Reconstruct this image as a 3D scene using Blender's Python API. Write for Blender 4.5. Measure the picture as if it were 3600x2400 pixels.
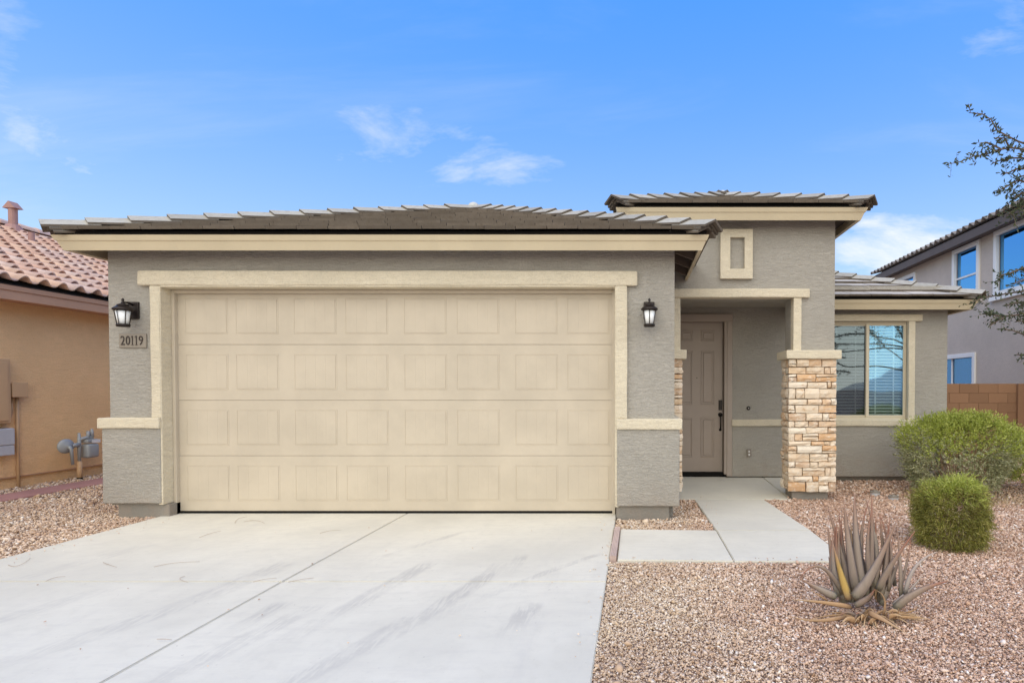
import bpy, bmesh, math, random
import numpy as np
from mathutils import Vector, Matrix
R = math.radians
scene = bpy.context.scene
for o in list(bpy.data.objects):
    bpy.data.objects.remove(o)
COL = scene.collection
random.seed(7)

# ------------------------------------------------------------------ camera
cam_d = bpy.data.cameras.new('camera')
cam = bpy.data.objects.new('camera', cam_d)
COL.objects.link(cam)
cam.location = (5.073, -6.106, 1.35)
cam.rotation_euler = (math.pi / 2 - 0.0172, 0, 0)
cam_d.sensor_width = 36.0
cam_d.lens = 36.0 * 1950 / 3600
cam_d.shift_x = -(2231.4 - 1800) / 3600
cam_d.shift_y = (1401 - 1200) / 3600
cam_d.clip_start = 0.05
cam_d.clip_end = 2000
scene.camera = cam

# ------------------------------------------------------------------ sun and sky
SUN_EL, SUN_AZ = R(48), R(-4)            # behind the camera, veiled by thin cloud
sun_from = Vector((math.cos(SUN_EL) * math.sin(SUN_AZ), -math.cos(SUN_EL) * math.cos(SUN_AZ), math.sin(SUN_EL)))
sd = bpy.data.lights.new('sun', 'SUN')
sd.energy = 3.5
sd.color = (1.0, 0.85, 0.57)
sd.angle = R(105)
sun = bpy.data.objects.new('sun', sd)
COL.objects.link(sun)
sun.rotation_euler = (-sun_from).to_track_quat('-Z', 'Y').to_euler()
sun.location = sun_from * 60

world = bpy.data.worlds.new('World')
scene.world = world
world.use_nodes = True
wn, wl = world.node_tree.nodes, world.node_tree.links
wn.clear()
SKY_V, CLOUD_L, SKY_P = 9.8, 10.0, (3.1, 2.05)
CLOUD_OFF = (-4.2, 5.1, 0.0)
CLOUDS = [(.45, .225, .16, .10, .28), (-.38, .42, .15, .055, .15), (-.235, .36, .11, .045, .17), (-.85, .39, .06, .12, .19), (-.60, .28, .18, .05, .15), (-.10, .30, .10, .03, .13), (.60, .52, .08, .06, .10), (.08, .27, .06, .025, .12)]
def wnode(t, **k):
    n = wn.new(t)
    for a, v in k.items():
        setattr(n, a, v)
    return n
sky = wnode('ShaderNodeTexSky', sky_type='NISHITA', sun_disc=False)
sky.sun_elevation = SUN_EL
sky.sun_rotation = math.atan2(sun_from.x, sun_from.y)
sky.air_density = 1.0
sky.dust_density = 0.6
sky.ozone_density = 2.0
# the sky's hue, deepened, at an even brightness from zenith to horizon as the photograph shows it
sc = wnode('ShaderNodeSeparateColor'); wl.new(sky.outputs[0], sc.inputs[0])
def _r(ch):
    d = wnode('ShaderNodeMath', operation='DIVIDE', use_clamp=True)
    wl.new(sc.outputs[ch], d.inputs[0]); wl.new(sc.outputs[2], d.inputs[1])
    p = wnode('ShaderNodeMath', operation='POWER'); wl.new(d.outputs[0], p.inputs[0]); p.inputs[1].default_value = SKY_P[ch]
    m = wnode('ShaderNodeMath', operation='MULTIPLY'); wl.new(p.outputs[0], m.inputs[0]); m.inputs[1].default_value = SKY_V
    return m.outputs[0]
hsv = wnode('ShaderNodeCombineColor')
wl.new(_r(0), hsv.inputs[0]); wl.new(_r(1), hsv.inputs[1]); hsv.inputs[2].default_value = SKY_V
tc = wnode('ShaderNodeTexCoord')
sep = wnode('ShaderNodeSeparateXYZ')
wl.new(tc.outputs['Generated'], sep.inputs[0])
def wmath(op, a, b=None, clamp=False):
    n = wnode('ShaderNodeMath', operation=op, use_clamp=clamp)
    for i, v in enumerate((a, b)):
        if v is None: continue
        if isinstance(v, (int, float)): n.inputs[i].default_value = v
        else: wl.new(v, n.inputs[i])
    return n.outputs[0]
# thin wispy cloud over the whole dome, laid on a flat ceiling so it shrinks towards the horizon
den = wmath('ADD', wmath('MAXIMUM', sep.outputs['Z'], 0.0), 0.20)
comb = wnode('ShaderNodeCombineXYZ')
wl.new(wmath('DIVIDE', sep.outputs['X'], den), comb.inputs[0]); wl.new(wmath('DIVIDE', sep.outputs['Y'], den), comb.inputs[1])
cmap = wnode('ShaderNodeMapping')
cmap.inputs['Location'].default_value = CLOUD_OFF
cmap.inputs['Rotation'].default_value = (0, 0, R(24))
cmap.inputs['Scale'].default_value = (1.0, 1.5, 1)
wl.new(comb.outputs[0], cmap.inputs[0])
nz = wnode('ShaderNodeTexNoise'); nz.inputs['Scale'].default_value = 2.1
nz.inputs['Detail'].default_value = 10; nz.inputs['Roughness'].default_value = 0.62; nz.inputs['Distortion'].default_value = 0.35
wl.new(cmap.outputs[0], nz.inputs['Vector'])
nb = wnode('ShaderNodeTexNoise'); nb.inputs['Scale'].default_value = 0.55
nb.inputs['Detail'].default_value = 2
wl.new(cmap.outputs[0], nb.inputs['Vector'])
cov = wmath('ADD', wmath('MULTIPLY', nz.outputs[0], 0.62), wmath('MULTIPLY', nb.outputs[0], 0.62))
# cloud bank low behind the right-hand house and two wisps over the roof, as azimuth and elevation
az = wmath('ARCTAN2', sep.outputs['X'], sep.outputs['Y'])
el = wmath('ARCSINE', sep.outputs['Z'])
for (a, e, sa, se, k) in CLOUDS:
    da = wmath('DIVIDE', wmath('SUBTRACT', az, a), sa); de = wmath('DIVIDE', wmath('SUBTRACT', el, e), se)
    g = wmath('POWER', 2.718, wmath('MULTIPLY', wmath('ADD', wmath('MULTIPLY', da, da), wmath('MULTIPLY', de, de)), -1.0))
    cov = wmath('ADD', cov, wmath('MULTIPLY', g, k))
cmask = wnode('ShaderNodeMapRange', interpolation_type='SMOOTHSTEP')
cmask.inputs['From Min'].default_value = 0.62
cmask.inputs['From Max'].default_value = 1.02
wl.new(cov, cmask.inputs['Value'])
hz = wmath('MULTIPLY', wmath('POWER', 2.718, wmath('MULTIPLY', wmath('MAXIMUM', el, 0.0), -4.4)), 0.90)   # thin white haze low down
smap = wnode('ShaderNodeMapping'); smap.inputs['Rotation'].default_value = (0, 0, R(-38)); smap.inputs['Scale'].default_value = (0.55, 2.0, 1)
wl.new(comb.outputs[0], smap.inputs[0])
ns = wnode('ShaderNodeTexNoise'); ns.inputs['Scale'].default_value = 1.3; ns.inputs['Detail'].default_value = 9; ns.inputs['Roughness'].default_value = .6; ns.inputs['Distortion'].default_value = .8
wl.new(smap.outputs[0], ns.inputs['Vector'])
strk = wnode('ShaderNodeMapRange', interpolation_type='SMOOTHSTEP'); strk.inputs['From Min'].default_value = .50; strk.inputs['From Max'].default_value = .85; strk.inputs['To Max'].default_value = .13
wl.new(ns.outputs[0], strk.inputs['Value'])
cm = wmath('MAXIMUM', wmath('MULTIPLY', cmask.outputs[0], 0.92, True), wmath('ADD', hz, strk.outputs[0], True))
wmix = wnode('ShaderNodeMix', data_type='RGBA')
wl.new(cm, wmix.inputs[0])
wl.new(hsv.outputs[0], wmix.inputs[6])
wmix.inputs[7].default_value = (CLOUD_L, CLOUD_L * 0.99, CLOUD_L * 0.97, 1)
bg = wnode('ShaderNodeBackground')
bg.inputs['Strength'].default_value = 0.1
wl.new(wmix.outputs[2], bg.inputs[0])
wo = wnode('ShaderNodeOutputWorld')
wl.new(bg.outputs[0], wo.inputs[0])

scene.view_settings.view_transform = 'Standard'
scene.view_settings.look = 'None'
scene.view_settings.gamma = 1
scene.view_settings.use_curve_mapping = False
scene.view_settings.exposure = 0.16
scene.render.engine = 'CYCLES'

# ------------------------------------------------------------------ materials
MATS = {}
class NT:
    def __init__(s, name):
        s.m = bpy.data.materials.new(name); s.m.use_nodes = True
        s.n, s.l = s.m.node_tree.nodes, s.m.node_tree.links
        s.n.clear()
        s.out = s.n.new('ShaderNodeOutputMaterial')
    def node(s, t, **k):
        n = s.n.new(t)
        for a, v in k.items(): setattr(n, a, v)
        return n
    def put(s, sock, v):
        if isinstance(v, bpy.types.NodeSocket): s.l.new(v, sock)
        elif isinstance(v, (tuple, list)):
            sock.default_value = tuple(v) + (1,) if (len(v) == 3 and sock.type == 'RGBA') else tuple(v)
        else: sock.default_value = v
    def math(s, op, a, b=None, c=None, clamp=False):
        n = s.node('ShaderNodeMath', operation=op, use_clamp=clamp)
        for i, v in enumerate((a, b, c)):
            if v is not None: s.put(n.inputs[i], v)
        return n.outputs[0]
    def pos(s):
        return s.node('ShaderNodeNewGeometry').outputs['Position']
    def objco(s):
        return s.node('ShaderNodeTexCoord').outputs['Object']
    def mapping(s, vec, scale=(1, 1, 1), loc=(0, 0, 0), rot=(0, 0, 0)):
        n = s.node('ShaderNodeMapping')
        s.put(n.inputs['Scale'], scale); s.put(n.inputs['Location'], loc); s.put(n.inputs['Rotation'], rot)
        s.l.new(vec, n.inputs[0]); return n.outputs[0]
    def noise(s, vec, scale, detail=3, rough=0.55, dist=0.0):
        n = s.node('ShaderNodeTexNoise')
        n.inputs['Scale'].default_value = scale; n.inputs['Detail'].default_value = detail
        n.inputs['Roughness'].default_value = rough; n.inputs['Distortion'].default_value = dist
        s.l.new(vec, n.inputs['Vector']); return n.outputs[0]
    def ramp(s, fac, stops):
        n = s.node('ShaderNodeValToRGB')
        e = n.color_ramp.elements
        while len(e) < len(stops): e.new(0.5)
        for i, (p, c) in enumerate(stops):
            e[i].position = p; e[i].color = tuple(c) + (1,)
        s.put(n.inputs[0], fac); return n.outputs[0]
    def range(s, v, a, b, c, d, smooth=True):
        n = s.node('ShaderNodeMapRange', interpolation_type='SMOOTHSTEP' if smooth else 'LINEAR')
        s.put(n.inputs[0], v)
        for i, x in enumerate((a, b, c, d)): s.put(n.inputs[i + 1], x)
        return n.outputs[0]
    def mix(s, f, a, b, mode='MIX'):
        n = s.node('ShaderNodeMix', data_type='RGBA', blend_type=mode)
        s.put(n.inputs[0], f); s.put(n.inputs[6], a); s.put(n.inputs[7], b)
        return n.outputs[2]
    def bump(s, h, strength=0.5, dist=0.01, normal=None):
        n = s.node('ShaderNodeBump')
        n.inputs['Strength'].default_value = strength; n.inputs['Distance'].default_value = dist
        s.l.new(h, n.inputs['Height'])
        if normal is not None: s.l.new(normal, n.inputs['Normal'])
        return n.outputs[0]
    def bsdf(s, color, rough=0.7, normal=None, metal=0.0, spec=0.5, **k):
        b = s.node('ShaderNodeBsdfPrincipled')
        s.put(b.inputs['Base Color'], color); s.put(b.inputs['Roughness'], rough)
        b.inputs['Metallic'].default_value = metal
        b.inputs['Specular IOR Level'].default_value = spec
        if normal is not None: s.l.new(normal, b.inputs['Normal'])
        for a, v in k.items(): s.put(b.inputs[a], v)
        s.l.new(b.outputs[0], s.out.inputs[0]); return b
    def rnd(s, what='Random'):
        return s.node('ShaderNodeObjectInfo').outputs[what]
    def island(s):
        return s.node('ShaderNodeNewGeometry').outputs['Random Per Island']

def tint(c, f): return tuple(min(1, x * f) for x in c)

def mat_stucco(name, c, stroke=1.0, fine=1.0):
    t = NT(name); p = t.pos()
    big = t.noise(p, .9, 4, .6)
    mid = t.noise(t.mapping(p, (3, 3, 9)), 2.2, 5, .65)
    st = t.noise(t.mapping(p, (7, 7, 22)), 1.7, 6, .68, 1.6)
    gr = t.noise(p, 75, 3, .7)
    sx = t.node('ShaderNodeSeparateXYZ'); t.l.new(p, sx.inputs[0])
    col = t.mix(t.range(big, .3, .7, 0, 1), tint(c, .92), tint(c, 1.06))
    col = t.mix(t.math('MULTIPLY', t.range(mid, .4, .7, 0, 1), .35), col, tint(c, .86))
    col = t.mix(t.math('MULTIPLY', t.range(gr, .36, .50, 1, 0), .30), col, tint(c, .62))
    col = t.mix(t.math('MULTIPLY', t.range(gr, .58, .70, 0, 1), .25), col, tint(c, 1.25))
    # rain-splashed soil on the lowest hand's breadth
    dirt = t.math('MULTIPLY', t.range(sx.outputs[2], .05, .42, 1, 0), t.range(t.noise(p, 5, 4, .65), .35, .7, .05, .55))
    col = t.mix(t.math('MULTIPLY', dirt, .5), col, tint((.36, .26, .19), 1.0))
    st2 = t.range(st, .36, .64, 0, 1)
    h = t.math('ADD', t.math('MULTIPLY', st2, .9 * stroke), t.math('MULTIPLY', gr, .7 * fine))
    t.bsdf(col, .92, t.bump(h, .85, .008), spec=.2)
    return t.m

def mat_paint(name, c, rough=.5, var=.06, grain=0.0, spec=.35):
    t = NT(name); p = t.pos()
    v = t.noise(p, 1.7, 4, .6)
    v2 = t.noise(t.mapping(p, (1, 1, .25)), 6, 4, .6)
    col = t.mix(t.range(v, .3, .7, 0, 1), tint(c, 1 - var), tint(c, 1 + var))
    col = t.mix(t.math('MULTIPLY', t.range(v2, .5, .8, 0, 1), .25), col, tint(c, .86))
    nrm = None
    if grain:
        nrm = t.bump(t.noise(t.mapping(p, (4, 4, 60)), 3, 4), grain, .003)
    t.bsdf(col, rough, nrm, spec=spec)
    return t.m

def mat_plain(name, c, rough=.5, metal=0.0, spec=.5):
    t = NT(name); p = t.objco()
    v = t.noise(p, 9, 3)
    t.bsdf(t.mix(v, tint(c, .85), tint(c, 1.12)), rough, None, metal, spec)
    return t.m

GREY = (.425, .397, .346)
TAN = (.72, .64, .485)
M = {}
M['stucco'] = mat_stucco('grey_stucco', GREY, .8)
M['trim'] = mat_stucco('tan_stucco_trim', TAN, .6, .9)
M['fascia'] = mat_paint('tan_fascia_paint', (.62, .53, .365), .55, .04, .15)
M['gdoor'] = mat_paint('tan_garage_door_paint', (.525, .455, .352), .45, .06, .16)
M['foundation'] = mat_stucco('foundation_concrete', (.25, .235, .205), .15, .8)
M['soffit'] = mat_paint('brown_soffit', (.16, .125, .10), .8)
M['dark'] = mat_plain('dark_void', (.012, .011, .010), .9, 0, .1)
M['door'] = mat_paint('taupe_door_paint', (.36, .295, .25), .42, .04)
M['casing'] = mat_paint('taupe_casing_paint', (.40, .335, .285), .6, .04)
M['black'] = mat_plain('black_metal', (.018, .014, .013), .38, .6)
M['bronze'] = mat_plain('dark_bronze', (.030, .022, .019), .42, .5)
M['vinyl'] = mat_paint('tan_vinyl', (.60, .53, .40), .4, .02)
M['white'] = mat_paint('white_trim', (.78, .765, .74), .6, .03)
M['wood'] = mat_paint('pink_timber', (.55, .42, .36), .75, .12, .5)
M['plaque'] = mat_plain('bronze_grey_plaque', (.27, .235, .19), .5, .2)
M['digit'] = mat_plain('dark_brown_digits', (.03, .018, .013), .5)
M['lead'] = mat_plain('pale_mortar_cap', (.50, .51, .49), .6)

def mat_tile(name, c, butt=False):
    t = NT(name); p = t.pos(); r = t.rnd()
    v = t.noise(t.mapping(p, (7, 2, 7)), 2.5, 5, .65)
    s = t.noise(p, 60, 3, .6)
    col = t.mix(r, tint(c, .80), tint(c, 1.14))
    col = t.mix(t.math('MULTIPLY', t.range(v, .4, .75, 0, 1), .55), col, tint((c[0], c[1] * .93, c[2] * .86), .68))
    col = t.mix(t.math('MULTIPLY', t.range(s, .55, .75, 0, 1), .35), col, tint(c, .5))
    t.bsdf(col, .85, t.bump(s, .5, .004), spec=.3)
    return t.m
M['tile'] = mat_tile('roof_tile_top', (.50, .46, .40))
M['butt'] = mat_tile('roof_tile_shaded_butt', (.145, .120, .094))  # brown cut edges, darkened further: their shade is put into the colour
M['hip'] = mat_tile('hip_tile_top', (.40, .38, .325))

def mat_stile(name, cols):
    t = NT(name); p = t.pos(); r = t.rnd()
    isl = t.island()
    col = t.ramp(t.math('FRACT', t.math('ADD', r, isl)), [(i / (len(cols) - 1), c) for i, c in enumerate(cols)])
    v = t.noise(p, 7, 4, .6)
    col = t.mix(t.math('MULTIPLY', t.range(v, .45, .75, 0, 1), .4), col, tint(cols[1], .62))
    t.bsdf(col, .8, t.bump(t.noise(p, 70, 2), .3, .003), spec=.3)
    return t.m
M['terracotta'] = mat_stile('terracotta_tile', [(.74, .49, .37), (.66, .40, .28), (.78, .52, .36), (.60, .42, .35), (.76, .57, .46)])
M['slate_s'] = mat_stile('brown_grey_s_tile', [(.30, .27, .25), (.24, .21, .19), (.42, .38, .35), (.20, .18, .17)])
M['orange'] = mat_stucco('orange_stucco', (.95, .60, .30), .6, .8)
M['mauve'] = mat_stucco('mauve_grey_stucco', (.56, .475, .40), .3, 1.1)
M['brownfascia'] = mat_paint('brown_fascia', (.54, .31, .19), .6)
M['darkfascia'] = mat_paint('dark_brown_fascia', (.115, .09, .08), .6)

def mat_concrete(name, marks=()):
    t = NT(name); p = t.pos()
    c = (.67, .638, .54)
    b1 = t.noise(p, .8, 4, .6); b2 = t.noise(t.mapping(p, (1.0, 5, 1)), 2.4, 5, .65)
    f = t.noise(p, 120, 3, .6)
    broom = t.noise(t.mapping(p, (6, 130, 1)), 1.0, 3, .7)
    col = t.mix(t.range(b1, .3, .7, 0, 1), tint(c, .90), tint(c, 1.05))
    col = t.mix(t.math('MULTIPLY', t.range(b2, .45, .75, 0, 1), .4), col, (.575, .545, .475))
    mo = t.noise(p, 14, 5, .7)
    col = t.mix(t.math('MULTIPLY', t.range(mo, .45, .7, 0, 1), .22), col, tint(c, .78))
    col = t.mix(t.math('MULTIPLY', t.range(broom, .5, .75, 0, 1), .18), col, tint(c, .8))
    sp = t.noise(p, 38, 2, .5)
    col = t.mix(t.math('MULTIPLY', t.range(sp, .70, .78, 0, 1), .45), col, (.36, .32, .28))
    if marks:
        sx = t.node('ShaderNodeSeparateXYZ'); t.l.new(p, sx.inputs[0])
        X, Y = sx.outputs[0], sx.outputs[1]
        wob = t.math('MULTIPLY', t.math('SUBTRACT', t.noise(p, 3.0, 2), .5), .05)
        patch = t.range(t.noise(p, 4.5, 4, .65), .33, .62, 0, 1)
        tread = t.noise(t.mapping(p, (26, 3, 1)), 1.6, 3, .6)
        treadm = t.range(tread, .38, .56, .25, 1)
        tot = None
        for (x0, y0, y1, sl, k, w, st) in marks:
            dy = t.math('SUBTRACT', Y, y0)
            xc = t.math('ADD', t.math('ADD', t.math('MULTIPLY', dy, sl), t.math('MULTIPLY', t.math('MULTIPLY', dy, dy), k)), x0)
            d = t.math('ABSOLUTE', t.math('ADD', t.math('SUBTRACT', X, xc), wob))
            m = t.range(d, w * .55, w * 1.15, 1, 0)
            m = t.math('MULTIPLY', m, t.range(Y, y0 - .07, y0 + .05, 1, 0))
            m = t.math('MULTIPLY', m, t.range(Y, y1 - .25, y1 + (y0 - y1) * .7, 0, 1))
            m = t.math('MULTIPLY', m, st)
            tot = m if tot is None else t.math('MAXIMUM', tot, m)
        tot = t.math('MULTIPLY', t.math('MULTIPLY', tot, treadm), t.range(patch, 0, 1, .35, 1))
        col = t.mix(t.math('MULTIPLY', tot, .42), col, (.33, .315, .30))
        film = t.range(t.noise(t.mapping(p, (3.2, .45, 1), rot=(0, 0, R(-8))), 1.4, 5, .7), .50, .80, 0, .22)
        col = t.mix(film, col, (.46, .44, .415))
    h = t.math('ADD', t.math('MULTIPLY', broom, .7), t.math('MULTIPLY', f, .5))
    t.bsdf(col, .88, t.bump(h, .25, .003), spec=.25)
    return t.m
MARKS = [(3.45, -1.74, -3.4, .16, -.05, .085, .85), (4.02, -1.76, -3.7, .10, -.12, .085, .9), (3.44, -.80, -1.8, .62, .10, .05, .7),
         (4.79, -1.50, -3.0, .85, .12, .05, .7), (4.42, -2.57, -2.90, .12, 0, .085, 1.0), (4.15, -1.55, -1.86, .05, 0, .06, .8),
         (2.33, -1.74, -3.9, .06, -.13, .11, .75), (2.81, -2.55, -2.86, .06, 0, .075, .9), (3.74, -2.75, -4.2, .28, -.1, .09, .7),
         (1.45, -2.3, -4.6, .30, .0, .10, .45), (3.05, -2.6, -4.4, .25, 0, .09, .6), (0.8, -1.2, -3.4, .22, .0, .10, .4)]
M['drive'] = mat_concrete('driveway_concrete', MARKS)
M['concrete'] = mat_concrete('walk_concrete')

def mat_gravel():
    t = NT('gravel_stones'); p = t.pos(); i = t.island()
    pink = t.ramp(i, [(0, (.17, .09, .055)), (.14, (.42, .25, .16)), (.38, (.67, .45, .32)), (.66, (.78, .59, .45)), (.80, (.54, .315, .21)), (.90, (.73, .57, .47)), (1, (.93, .88, .81))])
    tanr = t.ramp(i, [(0, (.34, .23, .13)), (.12, (.60, .45, .29)), (.5, (.76, .62, .44)), (.8, (.82, .70, .53)), (1, (.90, .84, .73))])
    sx = t.node('ShaderNodeSeparateXYZ'); t.l.new(p, sx.inputs[0])
    near = t.range(t.math('ADD', t.math('ABSOLUTE', t.math('SUBTRACT', sx.outputs[0], 4.4)), t.math('MULTIPLY', t.noise(p, 1.4, 3), 1.3)), 1.2, 2.6, .90, .05)
    near = t.math('MAXIMUM', near, t.range(sx.outputs[0], 0, .5, .45, 0))
    patch = t.range(t.noise(p, 1.1, 4, .6), .42, .66, 0, 1)
    col = t.mix(near, pink, tanr)
    col = t.mix(t.math('MULTIPLY', patch, .38), col, (.40, .235, .16))
    v = t.noise(p, 90, 2)
    col = t.mix(t.math('MULTIPLY', t.range(v, .5, .7, 0, 1), .3), col, (.56, .40, .31))
    t.bsdf(col, .85, None, spec=.3)
    return t.m
M['gravel'] = mat_gravel()
def mat_ground():
    t = NT('desert_soil'); p = t.pos()
    v = t.node('ShaderNodeTexVoronoi'); v.inputs['Scale'].default_value = 48; t.l.new(p, v.inputs['Vector'])
    sep = t.node('ShaderNodeSeparateColor'); t.l.new(v.outputs['Color'], sep.inputs[0])
    col = t.ramp(sep.outputs[0], [(0, (.38, .25, .18)), (.5, (.60, .44, .33)), (1, (.74, .58, .46))])
    col = t.mix(t.range(v.outputs['Distance'], .2, .6, 0, .8), col, (.26, .17, .12))
    t.bsdf(col, .95, t.bump(v.outputs['Distance'], .8, -.012), spec=.2)
    return t.m
M['ground'] = mat_ground()
def mat_stone():
    t = NT('ledge_stone'); p = t.pos(); r = t.rnd()
    base = t.ramp(r, [(0, (.68, .52, .36)), (.25, (.80, .68, .53)), (.45, (.66, .41, .22)), (.6, (.84, .75, .62)), (.8, (.72, .54, .36)), (1, (.54, .37, .25))])
    pp = t.math('MULTIPLY', r, 37.0)
    off = t.node('ShaderNodeCombineXYZ'); t.put(off.inputs[0], pp); t.put(off.inputs[1], pp)
    add = t.node('ShaderNodeVectorMath', operation='ADD'); t.l.new(p, add.inputs[0]); t.l.new(off.outputs[0], add.inputs[1])
    v = t.noise(t.mapping(add.outputs[0], (6, 6, 14)), 1.8, 5, .65, .8)
    w = t.noise(t.mapping(add.outputs[0], (9, 9, 40)), 1.5, 5, .7)
    col = t.mix(t.math('MULTIPLY', t.range(v, .48, .66, 0, 1), .75), base, (.80, .72, .60))
    col = t.mix(t.math('MULTIPLY', t.range(v, .42, .30, 0, 1), .7), col, (.52, .31, .15))
    col = t.mix(t.math('MULTIPLY', t.range(w, .58, .74, 0, 1), .55), col, (.28, .18, .11))
    g = t.noise(p, 60, 4, .65)
    h = t.math('ADD', t.math('MULTIPLY', w, .8), t.math('MULTIPLY', g, .35))
    t.bsdf(col, .88, t.bump(h, .7, .012), spec=.25)
    return t.m
M['stone'] = mat_stone()
M['mortar'] = mat_stucco('dark_stone_joint', (.25, .175, .12), .1, 1)
def mat_glass(name, refl, tintc=(.75, .85, .85), rcol=(.8, .9, 1)):
    t = NT(name)
    g = t.node('ShaderNodeBsdfGlossy'); t.put(g.inputs['Color'], rcol); g.inputs['Roughness'].default_value = .02
    nz = t.noise(t.pos(), 1.1, 2)
    t.l.new(t.bump(nz, .12, .02), g.inputs['Normal'])
    tr = t.node('ShaderNodeBsdfTransparent'); t.put(tr.inputs['Color'], tintc)
    f = t.node('ShaderNodeFresnel'); f.inputs['IOR'].default_value = 1.5
    fac = t.math('ADD', t.math('MULTIPLY', f.outputs[0], .8), refl, clamp=True)
    mx = t.node('ShaderNodeMixShader'); t.l.new(fac, mx.inputs[0]); t.l.new(tr.outputs[0], mx.inputs[1]); t.l.new(g.outputs[0], mx.inputs[2])
    t.l.new(mx.outputs[0], t.out.inputs[0])
    return t.m
M['glass'] = mat_glass('window_glass', .15, (.95, .99, .98), (.28, .60, 1.0))
M['glass_screen'] = mat_glass('screened_glass', .06, (.62, .64, .65), (.62, .78, .95))
M['glass_blue'] = mat_glass('coated_blue_glass', .6, (.3, .5, .6), (.22, .58, 1))
def mat_frost():
    t = NT('frosted_lamp_glass')
    t.bsdf((.93, .95, .94), .35, None, 0, .5)
    return t.m
M['frost'] = mat_frost()
M['blind'] = mat_paint('cream_blind_slat', (.84, .85, .80), .5, .02)
M['curtain'] = mat_paint('teal_curtain', (.20, .42, .40), .8, .15)
M['block'] = None
def mat_block():
    t = NT('brown_block'); p = t.pos(); r = t.rnd()
    c = (.25, .142, .082)
    col = t.mix(r, tint(c, .88), tint(c, 1.1))
    g = t.noise(p, 90, 3, .6)
    col = t.mix(t.math('MULTIPLY', t.range(g, .5, .7, 0, 1), .3), col, tint(c, .6))
    t.bsdf(col, .9, t.bump(g, .5, .004), spec=.2)
    return t.m
M['block'] = mat_block()
M['grout'] = mat_plain('brown_mortar', (.215, .122, .07), .95, 0, .1)
def mat_leaf(name, stops, rough=.6, trans=.25):
    t = NT(name); i = t.island()
    col = t.ramp(i, stops)
    v = t.noise(t.pos(), 5, 3)
    col = t.mix(t.range(v, .35, .65, .0, .45), col, stops[0][1])
    b = t.bsdf(col, rough, None, spec=.3)
    tl = t.node('ShaderNodeBsdfTranslucent'); t.l.new(col, tl.inputs[0])
    mx = t.node('ShaderNodeMixShader'); mx.inputs[0].default_value = trans
    t.l.new(b.outputs[0], mx.inputs[1]); t.l.new(tl.outputs[0], mx.inputs[2]); t.l.new(mx.outputs[0], t.out.inputs[0])
    return t.m
M['sage'] = mat_leaf('sage_leaf', [(0, (.20, .21, .10)), (.4, (.38, .39, .20)), (.7, (.48, .48, .26)), (1, (.62, .58, .40))])
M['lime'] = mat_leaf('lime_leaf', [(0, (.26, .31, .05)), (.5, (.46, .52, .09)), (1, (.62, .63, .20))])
M['olive'] = mat_leaf('olive_feathery_leaf', [(0, (.11, .115, .02)), (.5, (.28, .275, .045)), (1, (.54, .48, .17))])
M['treeleaf'] = mat_leaf('dull_tree_leaf', [(0, (.030, .045, .022)), (.5, (.055, .075, .035)), (1, (.13, .14, .065))], .6, .15)
M['twig'] = mat_plain('dry_brown_twig', (.36, .24, .155), .85, 0, .2)
M['straw'] = mat_plain('straw_stem', (.46, .36, .20), .85, 0, .2)
M['bark'] = mat_plain('grey_bark', (.16, .12, .09), .9, 0, .2)
def mat_agave(name, c, tip, base=None):
    t = NT(name); uv = t.node('ShaderNodeAttribute', attribute_name='along').outputs['Fac']
    r = t.rnd(); p = t.pos()
    v = t.noise(t.mapping(p, (30, 30, 6)), 1.4, 4)
    col = t.mix(t.range(uv, .45, 1.0, 0, 1), c, tip)
    col = t.mix(t.range(uv, .25, 0, 0, .7), col, base or tint(c, .85))
    col = t.mix(t.math('MULTIPLY', r, .35), col, (.30, .205, .15))
    col = t.mix(t.math('MULTIPLY', t.range(v, .5, .75, 0, 1), .35), col, tint(c, .6))
    t.bsdf(col, .6, t.bump(v, .3, .004), spec=.3)
    return t.m
M['ag_g'] = mat_agave('agave_grey', (.32, .265, .215), (.34, .205, .145), (.15, .16, .11))
M['ag_r'] = mat_agave('agave_red', (.29, .22, .17), (.34, .15, .095), (.14, .14, .095))
M['ag_l'] = mat_agave('agave_light', (.46, .40, .36), (.52, .45, .40), (.26, .25, .21))
M['ag_y'] = mat_agave('agave_yellow', (.62, .42, .10), (.40, .24, .17), (.35, .26, .19))
M['ag_d'] = mat_agave('agave_dead', (.46, .29, .15), (.54, .39, .23), (.28, .17, .09))
M['metal'] = mat_plain('galvanised_metal', (.36, .38, .38), .5, .1)
M['greypaint'] = mat_plain('grey_meter_paint', (.52, .52, .53), .5)
M['boxpaint'] = mat_paint('peach_box_paint', (.58, .37, .20), .5, .04)
M['pinkmetal'] = mat_plain('terracotta_vent_paint', (.36, .20, .17), .6)
M['redpath'] = mat_paint('red_path', (.42, .22, .19), .9, .12)
M['asphalt'] = mat_plain('asphalt', (.06, .06, .06), .9)
M['roomwall'] = mat_plain('room_interior', (.45, .42, .38), .9)

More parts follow.
